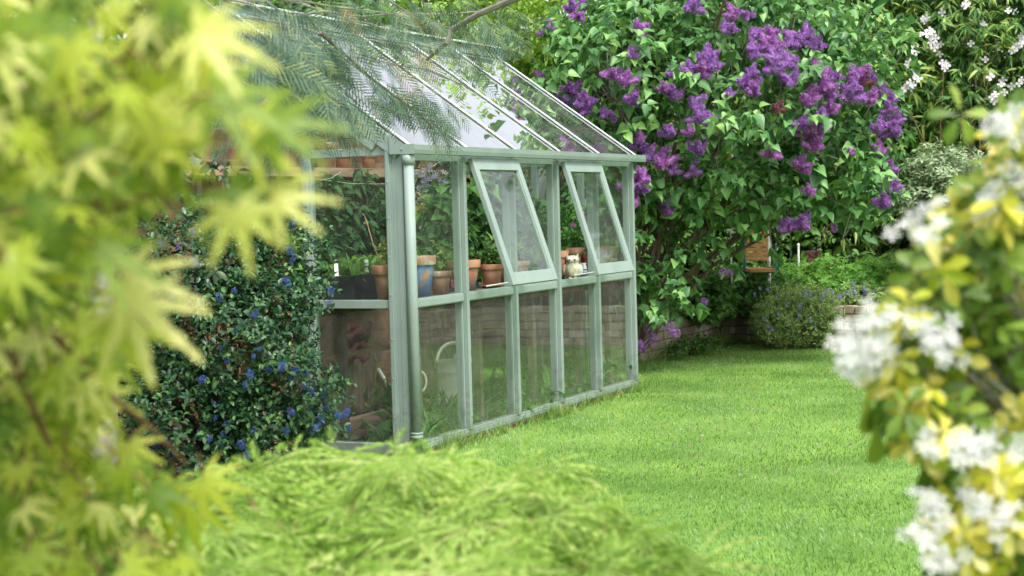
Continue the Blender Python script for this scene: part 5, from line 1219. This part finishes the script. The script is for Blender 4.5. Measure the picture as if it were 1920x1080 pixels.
# ------------------------------------------------------------------ golden choisya (right)
def choisya():
    b = at(2050, 1000, 2.6); base = A([b[0], b[1], GZ]); root = empty('golden_choisya', base, 'golden leaved choisya with white flower clusters close at the right of the picture', 'choisya')
    r = np.random.default_rng(37)
    lb = [(180, 1890), (200, 1875), (270, 1860), (330, 1830), (380, 1770), (420, 1740), (470, 1710), (520, 1715), (560, 1660), (600, 1625), (650, 1615), (700, 1625), (730, 1640), (780, 1680), (850, 1735), (880, 1785), (930, 1760), (1000, 1750), (1080, 1765), (1150, 1765)]
    P = []; D = []; yel = []
    while len(P) < 520:
        y = r.uniform(190, 1140); x0 = np.interp(y, [q[0] for q in lb], [q[1] for q in lb]); x = x0+abs(r.normal(0, 1))*130+r.uniform(0, 40)
        if x > 2080: continue
        gold = r.random() < (.34 if x < x0+110 else .20); d = r.uniform(2.08, 2.4) if gold else r.uniform(2.12, 2.7)
        P.append(at(x, y, d)); D.append(nrm(-RT*r.uniform(-.1, .8)+UPV*r.uniform(0, .9)-FW*r.uniform(.2, .9))); yel.append(gold)
    k0 = len(P)
    while len(P) < k0+620:                 # the older green growth inside the bush
        y = r.uniform(200, 1150); x0 = np.interp(y, [q[0] for q in lb], [q[1] for q in lb]); x = x0+25+r.uniform(0, 420)
        if x > 2100: continue
        P.append(at(x, y, r.uniform(2.4, 3.2))); D.append(nrm(-RT*r.uniform(-.1, .8)+UPV*r.uniform(0, .9)-FW*r.uniform(.2, .9))); yel.append(False)
    P = A(P); D = A(D); yel = A(yel)
    G = []
    for sel, mx, nl in ((yel, 0, 9), (~yel, 1, 10)):
        Pp = P[sel]; Dd = D[sel]; n = len(Pp); s1 = nrm(np.cross(Dd, r.normal(size=(n, 3)))); s2 = np.cross(Dd, s1)
        for j in range(nl):
            a = 2*pi*j/nl*1.62+r.normal(0, .2, n); tilt = .25 if j < 3 else (.0 if j < 6 else -.35)
            f = nrm(s1*np.cos(a)[:, None]+s2*np.sin(a)[:, None]+Dd*tilt+A([0, 0, -.22])); q = nrm(Dd+f*.1+r.normal(0, .15, (n, 3)))
            G.append((inst(OBOV[0], Pp-Dd*.004*j, f, q, r.uniform(.030, .046, n)), OBOV[1], mx))
    hang = A([at(x, y, 2.2) for x, y in ((1640, 790), (1675, 780), (1700, 740), (1735, 850), (1790, 870), (1825, 880), (1660, 730), (1625, 740))]); n = len(hang)
    G.append((inst(OBOV[0], hang, nrm(A([0, 0, -1.])+r.normal(0, .2, (n, 3))), nrm(-FW+r.normal(0, .2, (n, 3))), .062), OBOV[1], 1))
    # the loose pale sprig standing clear at the top
    sp = A([at(x, y, 2.15) for x, y in ((1800, 215),)*5]); f = A([RT*-1+UPV*.1, UPV*1.0-RT*.15, RT*.9+UPV*.1, -UPV*.6+RT*.3, RT*-.4-UPV*.8]); G.append((inst(OBOV[0], sp+f*.004, f, nrm(-FW+r.normal(0, .3, (5, 3))), .038), OBOV[1], 1))
    leafobj('foliage', G, [L_CHOY, L_CHOG], root)
    mb = MB(); hub = A([b[0], b[1], .75]); mb.tube([base, hub], [.03, .025], 8); branches(mb, hub, list(P[:k0:4]), .006, .1, 6, 5, .3, 37)
    branches(mb, hub, [at(1800, 217, 2.15)], .004, .1, 8, 5, .3, 38); mb.build('stems', M_BARKG, root)
    fl = [(1735,410),(1708,432),(1605,640),(1650,602),(1600,690),(1745,625),(1700,612),(1850,245),(1892,225),(1800,850),(1835,845),(1882,840),(1750,950),(1725,1000),(1770,1052),(1832,955),(1866,975),(1842,1015),(1865,385),(1745,842),(1895,340),(1662,645),(1622,675),(1585,660),(1765,655),(1905,250)]
    for i, (x, y) in enumerate(fl):
        c = at(x, y, r.uniform(1.98, 2.15)); n = r.integers(8, 12) 
        Pp = c+(RT*r.normal(0, .0145, (n, 1)).clip(-.026, .026)+UPV*r.normal(0, .011, (n, 1)).clip(-.02, .02)-FW*r.uniform(0, .012, (n, 1))); nn = nrm(-FW*.7+UPV*.5+r.normal(0, .38, (n, 3)))
        V = inst(FL5[0], Pp, np.cross(nn, r.normal(size=(n, 3))), nn, r.uniform(.021, .027, n))
        nb = 4; Pb = c+r.normal(0, .009, (nb, 3)); Bv = inst(OVALS[0], Pb, nrm(UPV+r.normal(0, .4, (nb, 3))), nrm(-FW+r.normal(0, .2, (nb, 3))), .011)
        leafobj('flower_cluster', [(V, FL5[1], 0), (Bv, OVALS[1], 0)], [L_WHITE], root)
choisya()
